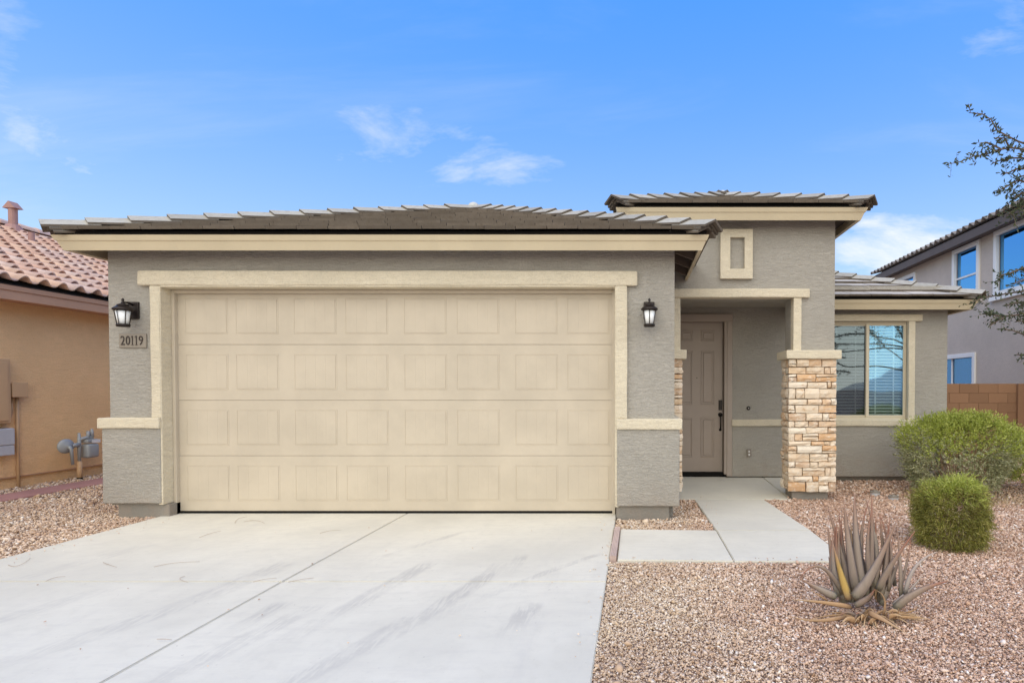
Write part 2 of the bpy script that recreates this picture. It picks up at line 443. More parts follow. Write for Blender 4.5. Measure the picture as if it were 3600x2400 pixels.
# ------------------------------------------------------------------ object helpers
def empty(name, loc, label, cat, group=None):
    o = bpy.data.objects.new(name, None); COL.objects.link(o)
    o.location = loc; o.empty_display_size = .1
    o['label'] = label; o['category'] = cat
    if group: o['group'] = group
    return o
def tag(o, label, cat, group=None):
    o['label'] = label; o['category'] = cat
    if group: o['group'] = group
    return o
def link(name, me, parent=None, mw=None):
    o = bpy.data.objects.new(name, me); COL.objects.link(o)
    if parent is not None:
        o.parent = parent
        if parent.type == 'EMPTY' and parent.parent is None:
            o.matrix_parent_inverse = Matrix.Translation(parent.location).inverted()
    if mw is not None: o.matrix_basis = mw
    return o
def mesh(name, vs, fs, mats, fm=None, smooth=False):
    me = bpy.data.meshes.new(name)
    me.from_pydata([tuple(v) for v in vs], [], fs)
    for m in (mats if isinstance(mats, (list, tuple)) else [mats]): me.materials.append(m)
    if fm: me.polygons.foreach_set('material_index', fm)
    if smooth: me.polygons.foreach_set('use_smooth', [True] * len(me.polygons))
    me.update(); return me
def mk(name, vs, fs, mat, parent=None, smooth=False, fm=None):
    return link(name, mesh(name, vs, fs, mat, fm, smooth), parent)
def from_bm(name, bm, mat, parent=None, smooth=False):
    me = bpy.data.meshes.new(name); bm.to_mesh(me); bm.free()
    for m in (mat if isinstance(mat, (list, tuple)) else [mat]): me.materials.append(m)
    if smooth: me.polygons.foreach_set('use_smooth', [True] * len(me.polygons))
    return link(name, me, parent)
BOXF = [(0, 3, 2, 1), (4, 5, 6, 7), (0, 1, 5, 4), (1, 2, 6, 5), (2, 3, 7, 6), (3, 0, 4, 7)]
def boxv(x0, x1, y0, y1, z0, z1):
    return [(x0, y0, z0), (x1, y0, z0), (x1, y1, z0), (x0, y1, z0), (x0, y0, z1), (x1, y0, z1), (x1, y1, z1), (x0, y1, z1)]
def bm_box(bm, x0, x1, y0, y1, z0, z1, bev=0.0, seg=1):
    vs = [bm.verts.new(v) for v in boxv(x0, x1, y0, y1, z0, z1)]
    fs = [bm.faces.new([vs[i] for i in f]) for f in BOXF]
    if bev:
        es = list({e for f in fs for e in f.edges})
        bmesh.ops.bevel(bm, geom=es, offset=bev, segments=seg, affect='EDGES', profile=.5)
def box(name, x0, x1, y0, y1, z0, z1, mat, parent=None, bev=0.0, seg=1):
    bm = bmesh.new(); bm_box(bm, x0, x1, y0, y1, z0, z1, bev, seg)
    return from_bm(name, bm, mat, parent)
def wobble_box(name, x0, x1, y0, y1, z0, z1, mat, parent, bev=.012, amp=.003, step=.25):
    """hand-trowelled stucco trim: a bevelled bar whose long edges wander a little"""
    bm = bmesh.new(); bm_box(bm, x0, x1, y0, y1, z0, z1)
    L = [x1 - x0, y1 - y0, z1 - z0]; ax = L.index(max(L))
    n = max(1, int(L[ax] / step))
    lo = (x0, y0, z0)[ax]
    for k in range(1, n):
        c = [0, 0, 0]; c[ax] = lo + L[ax] * k / n
        nr = [0, 0, 0]; nr[ax] = 1
        bmesh.ops.bisect_plane(bm, geom=bm.verts[:] + bm.edges[:] + bm.faces[:], plane_co=c, plane_no=nr)
    rr = random.Random(hash((round(x0, 2), round(z0, 2), round(y0, 2))))
    es = [e for e in bm.edges if len(e.link_faces) == 2 and e.link_faces[0].normal.dot(e.link_faces[1].normal) < .5]
    bm.normal_update()
    es = [e for e in bm.edges if len(e.link_faces) == 2 and e.calc_face_angle(0) > .8]
    bmesh.ops.bevel(bm, geom=es, offset=bev, segments=2, affect='EDGES', profile=.6)
    offs = {}
    for v in bm.verts:
        key = round(v.co[ax] / step)
        side = tuple((1 if v.co[a] > ((x0 + x1) / 2, (y0 + y1) / 2, (z0 + z1) / 2)[a] else 0) for a in range(3) if a != ax)
        if (key, side) not in offs: offs[(key, side)] = [rr.uniform(-amp, amp) for _ in range(3)]
        d = offs[(key, side)]
        for a in range(3):
            if a != ax: v.co[a] += d[a]
    return from_bm(name, bm, mat, parent, False)
def tube(pts, rad, seg=6, cap=True):
    """verts and faces of a swept tube, rad a number or a list"""
    pts = [Vector(p) for p in pts]; n = len(pts)
    rads = [rad] * n if isinstance(rad, (int, float)) else rad
    vs, fs = [], []
    up = Vector((0, 0, 1))
    for i, p in enumerate(pts):
        t = (pts[min(i + 1, n - 1)] - pts[max(i - 1, 0)]).normalized()
        a = t.cross(up)
        if a.length < .05: a = t.cross(Vector((1, 0, 0)))
        a.normalize(); b = a.cross(t)
        for k in range(seg):
            th = 2 * math.pi * k / seg
            vs.append(p + (a * math.cos(th) + b * math.sin(th)) * rads[i])
    for i in range(n - 1):
        for k in range(seg):
            k2 = (k + 1) % seg
            fs.append((i * seg + k, i * seg + k2, (i + 1) * seg + k2, (i + 1) * seg + k))
    if cap:
        fs.append(tuple(range(seg - 1, -1, -1))); fs.append(tuple((n - 1) * seg + k for k in range(seg)))
    return vs, fs
def add_vf(V, F, vf):
    o = len(V); V.extend(vf[0]); F.extend([tuple(i + o for i in f) for f in vf[1]])
def lathe(prof, c, axis=(0, 0, 1), seg=16):
    ax = Vector(axis).normalized()
    a = ax.cross(Vector((0, 0, 1)))
    if a.length < .05: a = Vector((1, 0, 0))
    a.normalize(); b = ax.cross(a); c = Vector(c)
    vs, fs = [], []
    for (r, h) in prof:
        for k in range(seg):
            th = 2 * math.pi * k / seg
            vs.append(c + ax * h + (a * math.cos(th) + b * math.sin(th)) * r)
    for i in range(len(prof) - 1):
        for k in range(seg):
            k2 = (k + 1) % seg
            fs.append((i * seg + k, i * seg + k2, (i + 1) * seg + k2, (i + 1) * seg + k))
    fs.append(tuple(range(seg - 1, -1, -1))); fs.append(tuple((len(prof) - 1) * seg + k for k in range(seg)))
    return vs, fs
def grid_wall(name, axis, p0, p1, a0, a1, z0, z1, holes, mat, parent):
    """wall slab along 'x' or 'y' between p0 and p1 in depth, with rectangular holes (a0,a1,z0,z1)"""
    A = sorted({a0, a1, *[h[0] for h in holes], *[h[1] for h in holes]})
    Z = sorted({z0, z1, *[h[2] for h in holes], *[h[3] for h in holes]})
    A = [a for a in A if a0 <= a <= a1]; Z = [z for z in Z if z0 <= z <= z1]
    def solid(i, j):
        if i < 0 or j < 0 or i >= len(A) - 1 or j >= len(Z) - 1: return False
        ca, cz = (A[i] + A[i + 1]) / 2, (Z[j] + Z[j + 1]) / 2
        return not any(h[0] < ca < h[1] and h[2] < cz < h[3] for h in holes)
    bm = bmesh.new(); vd = {}
    def V(a, p, z):
        k = (a, p, z)
        if k not in vd: vd[k] = bm.verts.new((a, p, z) if axis == 'x' else (p, a, z))
        return vd[k]
    for i in range(len(A) - 1):
        for j in range(len(Z) - 1):
            if not solid(i, j): continue
            l, r, b, t = A[i], A[i + 1], Z[j], Z[j + 1]
            bm.faces.new([V(l, p0, b), V(r, p0, b), V(r, p0, t), V(l, p0, t)])
            bm.faces.new([V(r, p1, b), V(l, p1, b), V(l, p1, t), V(r, p1, t)])
            if not solid(i - 1, j): bm.faces.new([V(l, p1, b), V(l, p0, b), V(l, p0, t), V(l, p1, t)])
            if not solid(i + 1, j): bm.faces.new([V(r, p0, b), V(r, p1, b), V(r, p1, t), V(r, p0, t)])
            if not solid(i, j - 1): bm.faces.new([V(l, p1, b), V(r, p1, b), V(r, p0, b), V(l, p0, b)])
            if not solid(i, j + 1): bm.faces.new([V(l, p0, t), V(r, p0, t), V(r, p1, t), V(l, p1, t)])
    bmesh.ops.recalc_face_normals(bm, faces=bm.faces[:])
    return from_bm(name, bm, mat, parent)
def structure(o): o['kind'] = 'structure'; return o

# ================================================================== GROUND
def gz(x, y):
    """height of the finished gravel"""
    if x < 2.4: return -0.035
    t = min(1, max(0, (y + 1.0) / 2.2))
    return -0.035 - 0.078 * t * t * (3 - 2 * t)
gx = [-400, -120, -40, -16, -8, -4, -2, 0, 2.39, 2.41, 4.5, 5, 6, 7, 8, 9, 10, 12, 16, 40, 120, 400]
gy = [-400, -120, -40, -16, -8, -4, -2, -1, -.6, -.2, .2, .6, 1.0, 1.3, 2, 3, 5, 8, 16, 40, 120, 400]
vs = [(x, y, gz(x, y) - .012) for y in gy for x in gx]
nx = len(gx)
fs = [(j * nx + i, j * nx + i + 1, (j + 1) * nx + i + 1, (j + 1) * nx + i) for j in range(len(gy) - 1) for i in range(nx - 1)]
structure(mk('ground', vs, fs, M['ground']))

def slab(name, quad, z_of, thick, mat, parent, bev=.006):
    """concrete slab from a plan quad, top height z_of(x,y)"""
    bm = bmesh.new()
    b = [bm.verts.new((x, y, z_of(x, y) - thick)) for x, y in quad]
    t = [bm.verts.new((x, y, z_of(x, y))) for x, y in quad]
    bm.faces.new(b[::-1]); top = bm.faces.new(t)
    for i in range(4):
        j = (i + 1) % 4
        bm.faces.new((b[i], b[j], t[j], t[i]))
    bmesh.ops.bevel(bm, geom=list(top.edges), offset=bev, segments=2, affect='EDGES')
    return from_bm(name, bm, mat, parent)

DZ = -0.020
def drive_z(x, y): return DZ if y > -4 else DZ - (-4 - y) * .02
drive = bpy.data.objects.new('driveway', None); COL.objects.link(drive); structure(drive)
drive.location = (2.4, -2, DZ - .1)
rows = [(.03, -2.168), (-2.180, -5.0), (-5.008, -8.0), (-8.008, -11.5)]
for (ya, yb) in rows:
    for (xa0, xb0, xa1, xb1) in ((-.045, 2.556, -.06, 2.556), (2.565, 4.868, 2.565, 4.868)):
        slab('concrete_slab', [(xa1, yb), (xb1, yb), (xb0, ya), (xa0, ya)], drive_z, .12, M['drive'], drive)
structure(mk('driveway_joint_bed', boxv(-.03, 4.85, -11.4, .02, DZ - .10, DZ - .028), BOXF, M['mortar'], drive))

walk = bpy.data.objects.new('walkway', None); COL.objects.link(walk); structure(walk)
walk.location = (6, -.5, -.1)
def wz(x, y):
    t = min(1, max(0, (y + .7) / 1.9))
    return -0.018 - .082 * t
slab('concrete_slab', [(4.935, -1.672), (5.862, -1.702), (5.862, -.742), (4.935, -.700)], wz, .1, M['concrete'], walk)
slab('concrete_slab', [(5.870, -1.704), (6.790, -1.712), (6.782, -.745), (5.870, -.742)], wz, .1, M['concrete'], walk)
slab('concrete_slab', [(5.868, -.737), (6.782, -.740), (6.772, 1.185), (5.858, 1.185)], wz, .1, M['concrete'], walk)
porch = bpy.data.objects.new('porch_floor', None); COL.objects.link(porch); structure(porch)
porch.location = (6.5, 2, -.12)
def pz(x, y): return -.10 + .05 * min(1, max(0, (y - 1.2) / 1.5))
slab('concrete_slab', [(5.46, 1.195), (7.118, 1.195), (7.108, 2.76), (5.46, 2.76)], pz, .12, M['concrete'], porch)
slab('concrete_slab', [(7.126, 1.30), (7.70, 1.62), (7.70, 2.73), (7.116, 2.73)], pz, .12, M['concrete'], porch)
structure(mk('red_path', [(-3.25, -3, -.026), (-2.78, -3, -.026), (-2.62, 9, -.03), (-3.18, 9, -.03), (-3.25, -3, -.08), (-2.78, -3, -.08), (-2.62, 9, -.08), (-3.18, 9, -.08)],
             [(0, 1, 2, 3), (4, 7, 6, 5), (0, 4, 5, 1), (1, 5, 6, 2), (2, 6, 7, 3), (3, 7, 4, 0)], M['redpath']))

# ================================================================== HOUSE
house = empty('house', (4.5, 2, -.05), 'single-storey grey stucco house with wide tan garage door and stone porch column', 'house')
H = house
# --- garage
grid_wall('garage_front_wall', 'x', -.14, .055, -.57, 5.50, .10, 3.02, [(0.0, 4.877, -1, 2.452)], M['stucco'], H)
box('side_wall', -.57, -.40, .056, 10.9, .10, 3.02, M['stucco'], H)
box('garage_side_wall', 5.33, 5.50, .056, 2.69, -.10, 3.02, M['stucco'], H)
box('foundation', -.50, .052, -.145, .02, -.2, .11, M['foundation'], H, .006)
box('foundation', 4.874, 5.445, -.155, 1.1, -.2, .095, M['foundation'], H, .006)
box('wainscot', -.622, .004, -.19, -.05, .125, .935, M['stucco'], H, .012, 2)
box('wainscot', -.622, -.50, -.049, 10.9, .125, .935, M['stucco'], H, .012, 2)
box('wainscot', 4.882, 5.553, -.19, 1.12, .095, .925, M['stucco'], H, .012, 2)
wobble_box('wainscot_cap', -.650, .012, -.214, -.06, .932, 1.045, M['trim'], H, .014)
wobble_box('wainscot_cap', 4.874, 5.580, -.214, 1.13, .918, 1.035, M['trim'], H, .014)
wobble_box('garage_header_trim', -.218, 5.103, -.193, -.10, 2.452, 2.610, M['trim'], H, .02, .004)
wobble_box('garage_jamb_trim', -.091, .010, -.186, -.10, 1.044, 2.450, M['trim'], H, .010)
wobble_box('garage_jamb_trim', 4.869, 4.993, -.186, -.10, 1.034, 2.450, M['trim'], H, .010)
box('jamb_lining', -.03, .018, -.180, .03, .112, 2.449, M['trim'], H, .004)
box('jamb_lining', 4.861, 4.90, -.180, .03, .085, 2.449, M['trim'], H, .004)
box('head_lining', .019, 4.860, -.180, .03, 2.436, 2.470, M['trim'], H, .004)
box('door_stop', .0185, .052, -.045, .04, -.022, 2.434, M['gdoor'], H, .004)
box('door_stop', 4.828, 4.8605, -.045, .04, -.022, 2.434, M['gdoor'], H, .004)
box('door_stop', .053, 4.827, -.045, .04, 2.395, 2.434, M['gdoor'], H, .004)
gd = mk('garage_door', boxv(.02, 4.86, .030, .07, -.01, 2.435), BOXF, M['gdoor'], H)
for i in range(4):
    z0 = .004 + i * .612
    box('door_section', .03, 4.85, .004, .029, z0 + .001, min(z0 + .6105, 2.434), M['gdoor'], gd, .0025)
bm = bmesh.new()
PW, PH = .438, .362
for k in range(4):
    bm_box(bm, k * PW / 4, (k + 1) * PW / 4, -.0036, .006, .0, PH, .0006)
pm = bpy.data.meshes.new('panel'); bm.to_mesh(pm); bm.free(); pm.materials.append(M['gdoor'])
bm = bmesh.new()   # rim moulding round each panel
for (a, b, c, d) in ((-.016, PW + .016, -.016, -.008), (-.016, PW + .016, PH + .008, PH + .016), (-.016, -.008, -.0075, PH + .0075), (PW + .008, PW + .016, -.0075, PH + .0075)):
    bm_box(bm, a, b, -.0022, .006, c, d, .0012)
rm = bpy.data.meshes.new('panel_moulding'); bm.to_mesh(rm); bm.free(); rm.materials.append(M['gdoor'])
for i in range(4):
    for x in (.147, .702, 1.342, 1.907, 2.552, 3.130, 3.772, 4.345):
        link('panel', pm, gd, Matrix.Translation((x, .004, .004 + i * .612 + .130)))
        link('panel_moulding', rm, gd, Matrix.Translation((x, .004, .004 + i * .612 + .130)))
box('door_seal', .02, 4.86, -.004, .03, -.019, .004, M['dark'], gd)
# --- portico tower
grid_wall('portico_wall', 'x', 1.20, 1.58, 5.15, 7.70, .02, 3.62, [(5.665, 7.155, -1, 2.560)], M['stucco'], H)
box('portico_side_wall', 7.50, 7.70, 1.581, 3.75, 2.50, 3.62, M['stucco'], H)
box('portico_side_wall', 5.15, 5.32, 1.581, 3.75, 2.6, 3.62, M['stucco'], H)
box('portico_back_wall', 5.33, 7.49, 3.6, 3.75, 2.6, 3.62, M['stucco'], H)
box('porch_ceiling', 5.505, 7.495, 1.581, 2.695, 2.64, 2.70, M['stucco'], H)
wobble_box('portico_lintel_trim', 5.42, 7.360, 1.148, 1.30, 2.546, 2.660, M['trim'], H, .014, .003)
wobble_box('portico_post_trim', 7.150, 7.258, 1.165, 1.30, 1.85, 2.544, M['trim'], H, .008)
wobble_box('portico_post_trim', 5.560, 5.672, 1.165, 1.30, 1.85, 2.544, M['trim'], H, .008)
niche = box('niche_frame', 6.192, 6.315, 1.145, 1.22, 2.79, 3.43, M['trim'], H, .012, 2)
nb_ = bmesh.new()
for (a, b, c, d) in ((6.19, 6.318, 2.79, 3.43), (6.505, 6.610, 2.79, 3.43), (6.3182, 6.5048, 3.325, 3.43), (6.3182, 6.5048, 2.79, 2.915)):
    bm_box(nb_, a, b, 1.145, 1.22, c, d)
bmesh.ops.remove_doubles(nb_, verts=nb_.verts[:], dist=.0005)
me = bpy.data.meshes.new('niche_frame'); nb_.to_mesh(me); nb_.free(); me.materials.append(M['trim']); niche.data = me
# --- entry and wing wall
grid_wall('wing_front_wall', 'x', 2.70, 2.88, 5.51, 10.03, -.032, 2.98, [(5.545, 6.535, -1, 2.462), (8.13, 9.40, .866, 2.424)], M['stucco'], H)
box('wing_side_wall', 9.85, 10.03, 2.881, 10.9, -.03, 2.98, M['stucco'], H)
box('rear_wall', -.40, 9.85, 10.75, 10.9, -.1, 3.0, M['stucco'], H)
box('foundation', 6.60, 9.98, 2.755, 2.9, -.25, -.033, M['foundation'], H)
box('wing_wainscot', 6.618, 9.52, 2.668, 2.72, -.034, .80, M['stucco'], H, .008, 2)
wobble_box('sill_band', 6.610, 9.560, 2.635, 2.73, .766, .872, M['trim'], H, .012, .003)
wobble_box('window_header_trim', 7.72, 9.612, 2.645, 2.73, 2.424, 2.527, M['trim'], H, .012, .003)
wobble_box('window_side_trim', 9.397, 9.503, 2.655, 2.73, .873, 2.422, M['trim'], H, .008)
wobble_box('window_side_trim', 8.030, 8.133, 2.655, 2.73, .873, 2.422, M['trim'], H, .008)
# window of the wing
win = mk('window', boxv(8.1305, 9.3965, 2.735, 2.80, .867, .905), BOXF, M['vinyl'], H)
box('window_frame', 8.1305, 9.3965, 2.735, 2.80, 2.385, 2.4235, M['vinyl'], win, .004)
box('window_frame', 8.1305, 8.168, 2.735, 2.80, .906, 2.384, M['vinyl'], win, .004)
box('window_frame', 9.372, 9.3965, 2.735, 2.80, .906, 2.384, M['vinyl'], win, .004)
box('window_mullion', 8.756, 8.806, 2.728, 2.79, .906, 2.384, M['vinyl'], win, .004)
for (a, b, y, mt, nm) in ((8.806, 9.372, 2.752, 'glass', 'pane'), (8.168, 8.756, 2.768, 'glass_screen', 'screened_pane')):
    box('sash_rail', a, b, y - .012, y + .02, .906, .936, M['vinyl'], win, .003)
    box('sash_rail', a, b, y - .012, y + .02, 2.358, 2.384, M['vinyl'], win, .003)
    if nm == 'pane': box('sash_stile', b - .02, b, y - .012, y + .02, .9365, 2.3575, M['vinyl'], win, .003)
    mk(nm, [(a, y, .936), (b, y, .936), (b, y, 2.358), (a, y, 2.358), (a, y + .005, .936), (b, y + .005, .936), (b, y + .005, 2.358), (a, y + .005, 2.358)], BOXF, M[mt], win)
V, F = [], []
z = .945
while z < 2.36:
    for (a, b) in ((8.175, 8.76), (8.80, 9.365)):
        o = len(V); dz, dy = .0130, .0185
        V += [(a, 2.835 - dy, z - dz), (b, 2.835 - dy, z - dz), (b, 2.835 + dy, z + dz), (a, 2.835 + dy, z + dz), (a, 2.835 - dy, z - dz + .003), (b, 2.835 - dy, z - dz + .003), (b, 2.835 + dy, z + dz + .003), (a, 2.835 + dy, z + dz + .003)]
        F += [tuple(i + o for i in f) for f in BOXF]
    z += .049
bl = mk('blind_slats', V, F, M['blind'], win); bl['kind'] = 'stuff'
for x in (8.31, 8.62, 8.94, 9.23):
    box('blind_tape', x - .011, x + .011, 2.812, 2.8125, .94, 2.36, M['blind'], win)
box('blind_rail', 8.175, 9.365, 2.81, 2.86, 2.36, 2.41, M['blind'], win)
rv = boxv(8.0, 9.6, 2.885, 5.4, .3, 2.6)
mk('room_walls', rv, [BOXF[i] for i in (0, 1, 3, 4, 5)], M['roomwall'], win)
# front door
fd = box('front_door', 5.560, 6.487, 2.800, 2.845, .022, 2.430, M['door'], H, .003)
for (a, b) in ((5.790, 6.005), (6.136, 6.351)):
    for (c, d) in ((2.118, 2.291), (1.105, 1.965), (.258, .893)):
        bm = bmesh.new()
        for (p, q, r, s) in ((a, b, c, c + .018), (a, b, d - .018, d), (a, a + .018, c + .0185, d - .0185), (b - .018, b, c + .0185, d - .0185)):
            bm_box(bm, p, q, 2.789, 2.802, r, s, .004)
        from_bm('panel_moulding', bm, M['door'], fd)
        box('door_panel', a + .036, b - .036, 2.790, 2.802, c + .036, d - .036, M['door'], fd, .008)
box('keypad_lock', 6.420, 6.474, 2.775, 2.802, 1.014, 1.176, M['black'], fd, .006, 2)
V, F = [], []
add_vf(V, F, tube([(6.447, 2.79, .955), (6.447, 2.745, .945), (6.447, 2.735, .88), (6.447, 2.745, .74), (6.447, 2.79, .705)], .011, 8))
add_vf(V, F, lathe([(.0, -.012), (.036, -.012), (.036, .0), (.03, .012), (0.001, .014)], (6.447, 2.79, .94), (0, -1, 0)))
add_vf(V, F, lathe([(.0, -.01), (.022, -.01), (.022, .004), (0.001, .008)], (6.447, 2.79, .70), (0, -1, 0)))
mk('door_handle', V, F, M['black'], fd, True)
add = lathe([(.0, -.004), (.008, -.004), (.008, .004), (.001, .005)], (6.07, 2.797, 1.53), (0, -1, 0), 10)
mk('peephole', add[0], add[1], M['black'], fd)
box('door_jamb', 6.492, 6.536, 2.675, 2.86, .0, 2.462, M['casing'], H, .003)
box('weather_strip', 6.4872, 6.4915, 2.79, 2.86, .0, 2.43, M['dark'], H)
box('head_jamb', 5.55, 6.491, 2.70, 2.86, 2.434, 2.4615, M['casing'], H)
box('door_casing', 6.532, 6.617, 2.662, 2.72, -.03, 2.414, M['casing'], H, .006)
box('door_casing', 5.52, 6.620, 2.660, 2.72, 2.4145, 2.535, M['casing'], H, .006)
box('threshold', 5.55, 6.49, 2.74, 2.86, -.05, .020, M['dark'], H, .004)
mk('hall_back', boxv(5.5, 6.6, 2.9, 3.0, 0, 2.5), BOXF, M['dark'], H)

# --- stone facing
def stone_mesh(w, h, d, rr):
    nu, nw = 4, 3
    vs, fs = [], []
    for j in range(nw):
        for i in range(nu):
            u, v = i / (nu - 1), j / (nw - 1)
            edge = (i in (0, nu - 1)) or (j in (0, nw - 1))
            cor = (i in (0, nu - 1)) and (j in (0, nw - 1))
            out = d * (1.0 if not edge else .80 if not cor else .66) + rr.uniform(-.010, .010)
            ju = rr.uniform(-.0045, .0045); jv = rr.uniform(-.004, .004)
            pu = u * w + (ju if 0 < i < nu - 1 else (abs(ju) * 1.2 + .0005) * (1 if i == 0 else -1))
            pv = v * h + (jv * 2 if 0 < j < nw - 1 else (abs(jv) * 1.1 + .0005) * (1 if j == 0 else -1))
            vs.append((pu, -max(.02, out), pv))
    for j in range(nw - 1):
        for i in range(nu - 1):
            fs.append((j * nu + i, j * nu + i + 1, (j + 1) * nu + i + 1, (j + 1) * nu + i))
    ring = [i for i in range(nu)] + [j * nu + nu - 1 for j in range(1, nw)] + [(nw - 1) * nu + i for i in range(nu - 2, -1, -1)] + [j * nu for j in range(nw - 2, 0, -1)]
    o = len(vs)
    for k in ring: vs.append((vs[k][0], .0, vs[k][2]))
    n = len(ring)
    for k in range(n):
        k2 = (k + 1) % n
        fs.append((ring[k], o + k, o + k2, ring[k2]))
    return vs, fs
STROWS = [175, 250, 315, 390, 450, 548, 608, 685, 760, 820, 878, 950, 993, 1068, 1145, 1200, 1280, 1335, 1432]
STX = [[485, 557, 668, 787, 922], [485, 645, 810, 865, 922], [482, 558, 735, 930], [475, 648, 835, 875, 922], [485, 552, 632, 768, 928], [485, 655, 785, 865, 918], [480, 540, 752, 915],
       [478, 638, 790, 850, 922], [478, 540, 665, 755, 922], [475, 640, 840, 918], [475, 535, 605, 750, 915], [473, 682, 803, 860, 918], [470, 550, 783, 918], [468, 668, 838, 915],
       [470, 533, 670, 745, 915], [468, 600, 810, 860, 912], [468, 522, 695, 747, 912], [460, 628, 748, 842, 915]]
def stone_face(parent, origin, udir, width, rows, rr, xs=None, depth=.058):
    """rows: list of (z0,z1); stones laid along udir with the face normal to its right"""
    u = Vector(udir)
    nrm = Vector((u.y, -u.x, 0))
    rot = Matrix((( u.x, -nrm.x, 0, 0), (u.y, -nrm.y, 0, 0), (0, 0, 1, 0), (0, 0, 0, 1)))
    for k, (z0, z1) in enumerate(rows):
        if xs: br = xs[k]
        else:
            br = [0]
            while br[-1] < width - .001:
                s = rr.uniform(.09, .26)
                br.append(width if width - br[-1] - s < .07 else br[-1] + s)
        for i in range(len(br) - 1):
            a, b = br[i], br[i + 1]
            parts = [(z0, z1)]
            if z1 - z0 > .085 and rr.random() < .3:
                m = z0 + (z1 - z0) * rr.choice((.35, .62)); parts = [(z0, m), (m, z1)]
            for (c, d) in parts:
                g = .0022; c += rr.uniform(-.004, .004); d += rr.uniform(-.004, .004)
                v, f = stone_mesh(b - a - 2 * g, d - c - 2 * g, depth + rr.uniform(-.016, .016), rr)
                me = mesh('stone', v, f, M['stone'])
                p = Vector(origin) + u * (a + g) + Vector((0, 0, c + g))
                link('stone', me, parent, Matrix.Translation(p) @ rot)
rr = random.Random(3)
SB, ST = .004, 1.742
rows_ = []
for k in range(len(STROWS) - 1):
    f = lambda y: ST + (SB - ST) * (y - 175) / (1432 - 175)
    rows_.append((f(STROWS[k + 1]), f(STROWS[k])))
CX0, CX1, CY0, CY1 = 7.140, 7.655, 1.19, 1.50
col = mk('stone_column', boxv(CX0, CX1, CY0 - .008, CY1, .004, 1.742), BOXF, M['mortar'], H)
W_ = CX1 - CX0 + .116
xs = [[(x - r[0]) / (r[-1] - r[0]) * W_ for x in r] for r in STX]
stone_face(col, (CX0 - .058, CY0 - .008, 0), (1, 0, 0), W_, rows_, rr, xs)
stone_face(col, (CX0, CY1 + .04, 0), (0, -1, 0), CY1 - CY0 + .046, rows_, rr)
stone_face(col, (CX1, CY0 - .006, 0), (0, 1, 0), CY1 - CY0 + .046, rows_, rr)
box('foundation', 7.150, 7.625, 1.205, 1.52, -.25, .003, M['foundation'], H, .004)
wobble_box('column_cap', 7.042, 7.760, 1.09, 1.60, 1.743, 1.857, M['trim'], H, .014)
pier = mk('stone_pier', boxv(5.45, 5.642, 1.182, 1.50, -.05, 1.742), BOXF, M['mortar'], H)
stone_face(pier, (5.642, 1.176, 0), (0, 1, 0), .36, rows_, rr)
stone_face(pier, (5.555, 1.182, 0), (1, 0, 0), .145, rows_, rr)
wobble_box('column_cap', 5.50, 5.747, 1.09, 1.60, 1.743, 1.862, M['trim'], H, .012)

# ------------------------------------------------------------------ roofs
def clip_poly(poly, clip):
    out = list(poly)
    for i in range(len(clip)):
        a, b = clip[i], clip[(i + 1) % len(clip)]
        inp, out = out, []
        def side(p): return (b[0] - a[0]) * (p[1] - a[1]) - (b[1] - a[1]) * (p[0] - a[0])
        for j in range(len(inp)):
            p, q = inp[j], inp[(j + 1) % len(inp)]
            sp, sq = side(p), side(q)
            if sp >= -1e-9: out.append(p)
            if (sp > 1e-9 and sq < -1e-9) or (sp < -1e-9 and sq > 1e-9):
                t = sp / (sp - sq); out.append((p[0] + (q[0] - p[0]) * t, p[1] + (q[1] - p[1]) * t))
        if not out: return []
    return out
def parea(p): return .5 * abs(sum(p[i][0] * p[(i + 1) % len(p)][1] - p[(i + 1) % len(p)][0] * p[i][1] for i in range(len(p))))
TW, TL, TE, TT = .314, .415, .358, .031
def plate(poly, v0):
    """tile plate from its uv outline; the lower edge sits proud of the upper"""
    n = len(poly)
    nb = lambda v: .012 + (TT + .004) * max(0, 1 - (v - v0) / TE)
    vs = [(p[0], p[1], nb(p[1])) for p in poly] + [(p[0], p[1], nb(p[1]) + TT) for p in poly]
    fs = [tuple(range(n - 1, -1, -1)), tuple(range(n, 2 * n))]
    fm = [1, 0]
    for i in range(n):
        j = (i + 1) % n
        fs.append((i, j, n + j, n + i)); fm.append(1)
    return vs, fs, fm
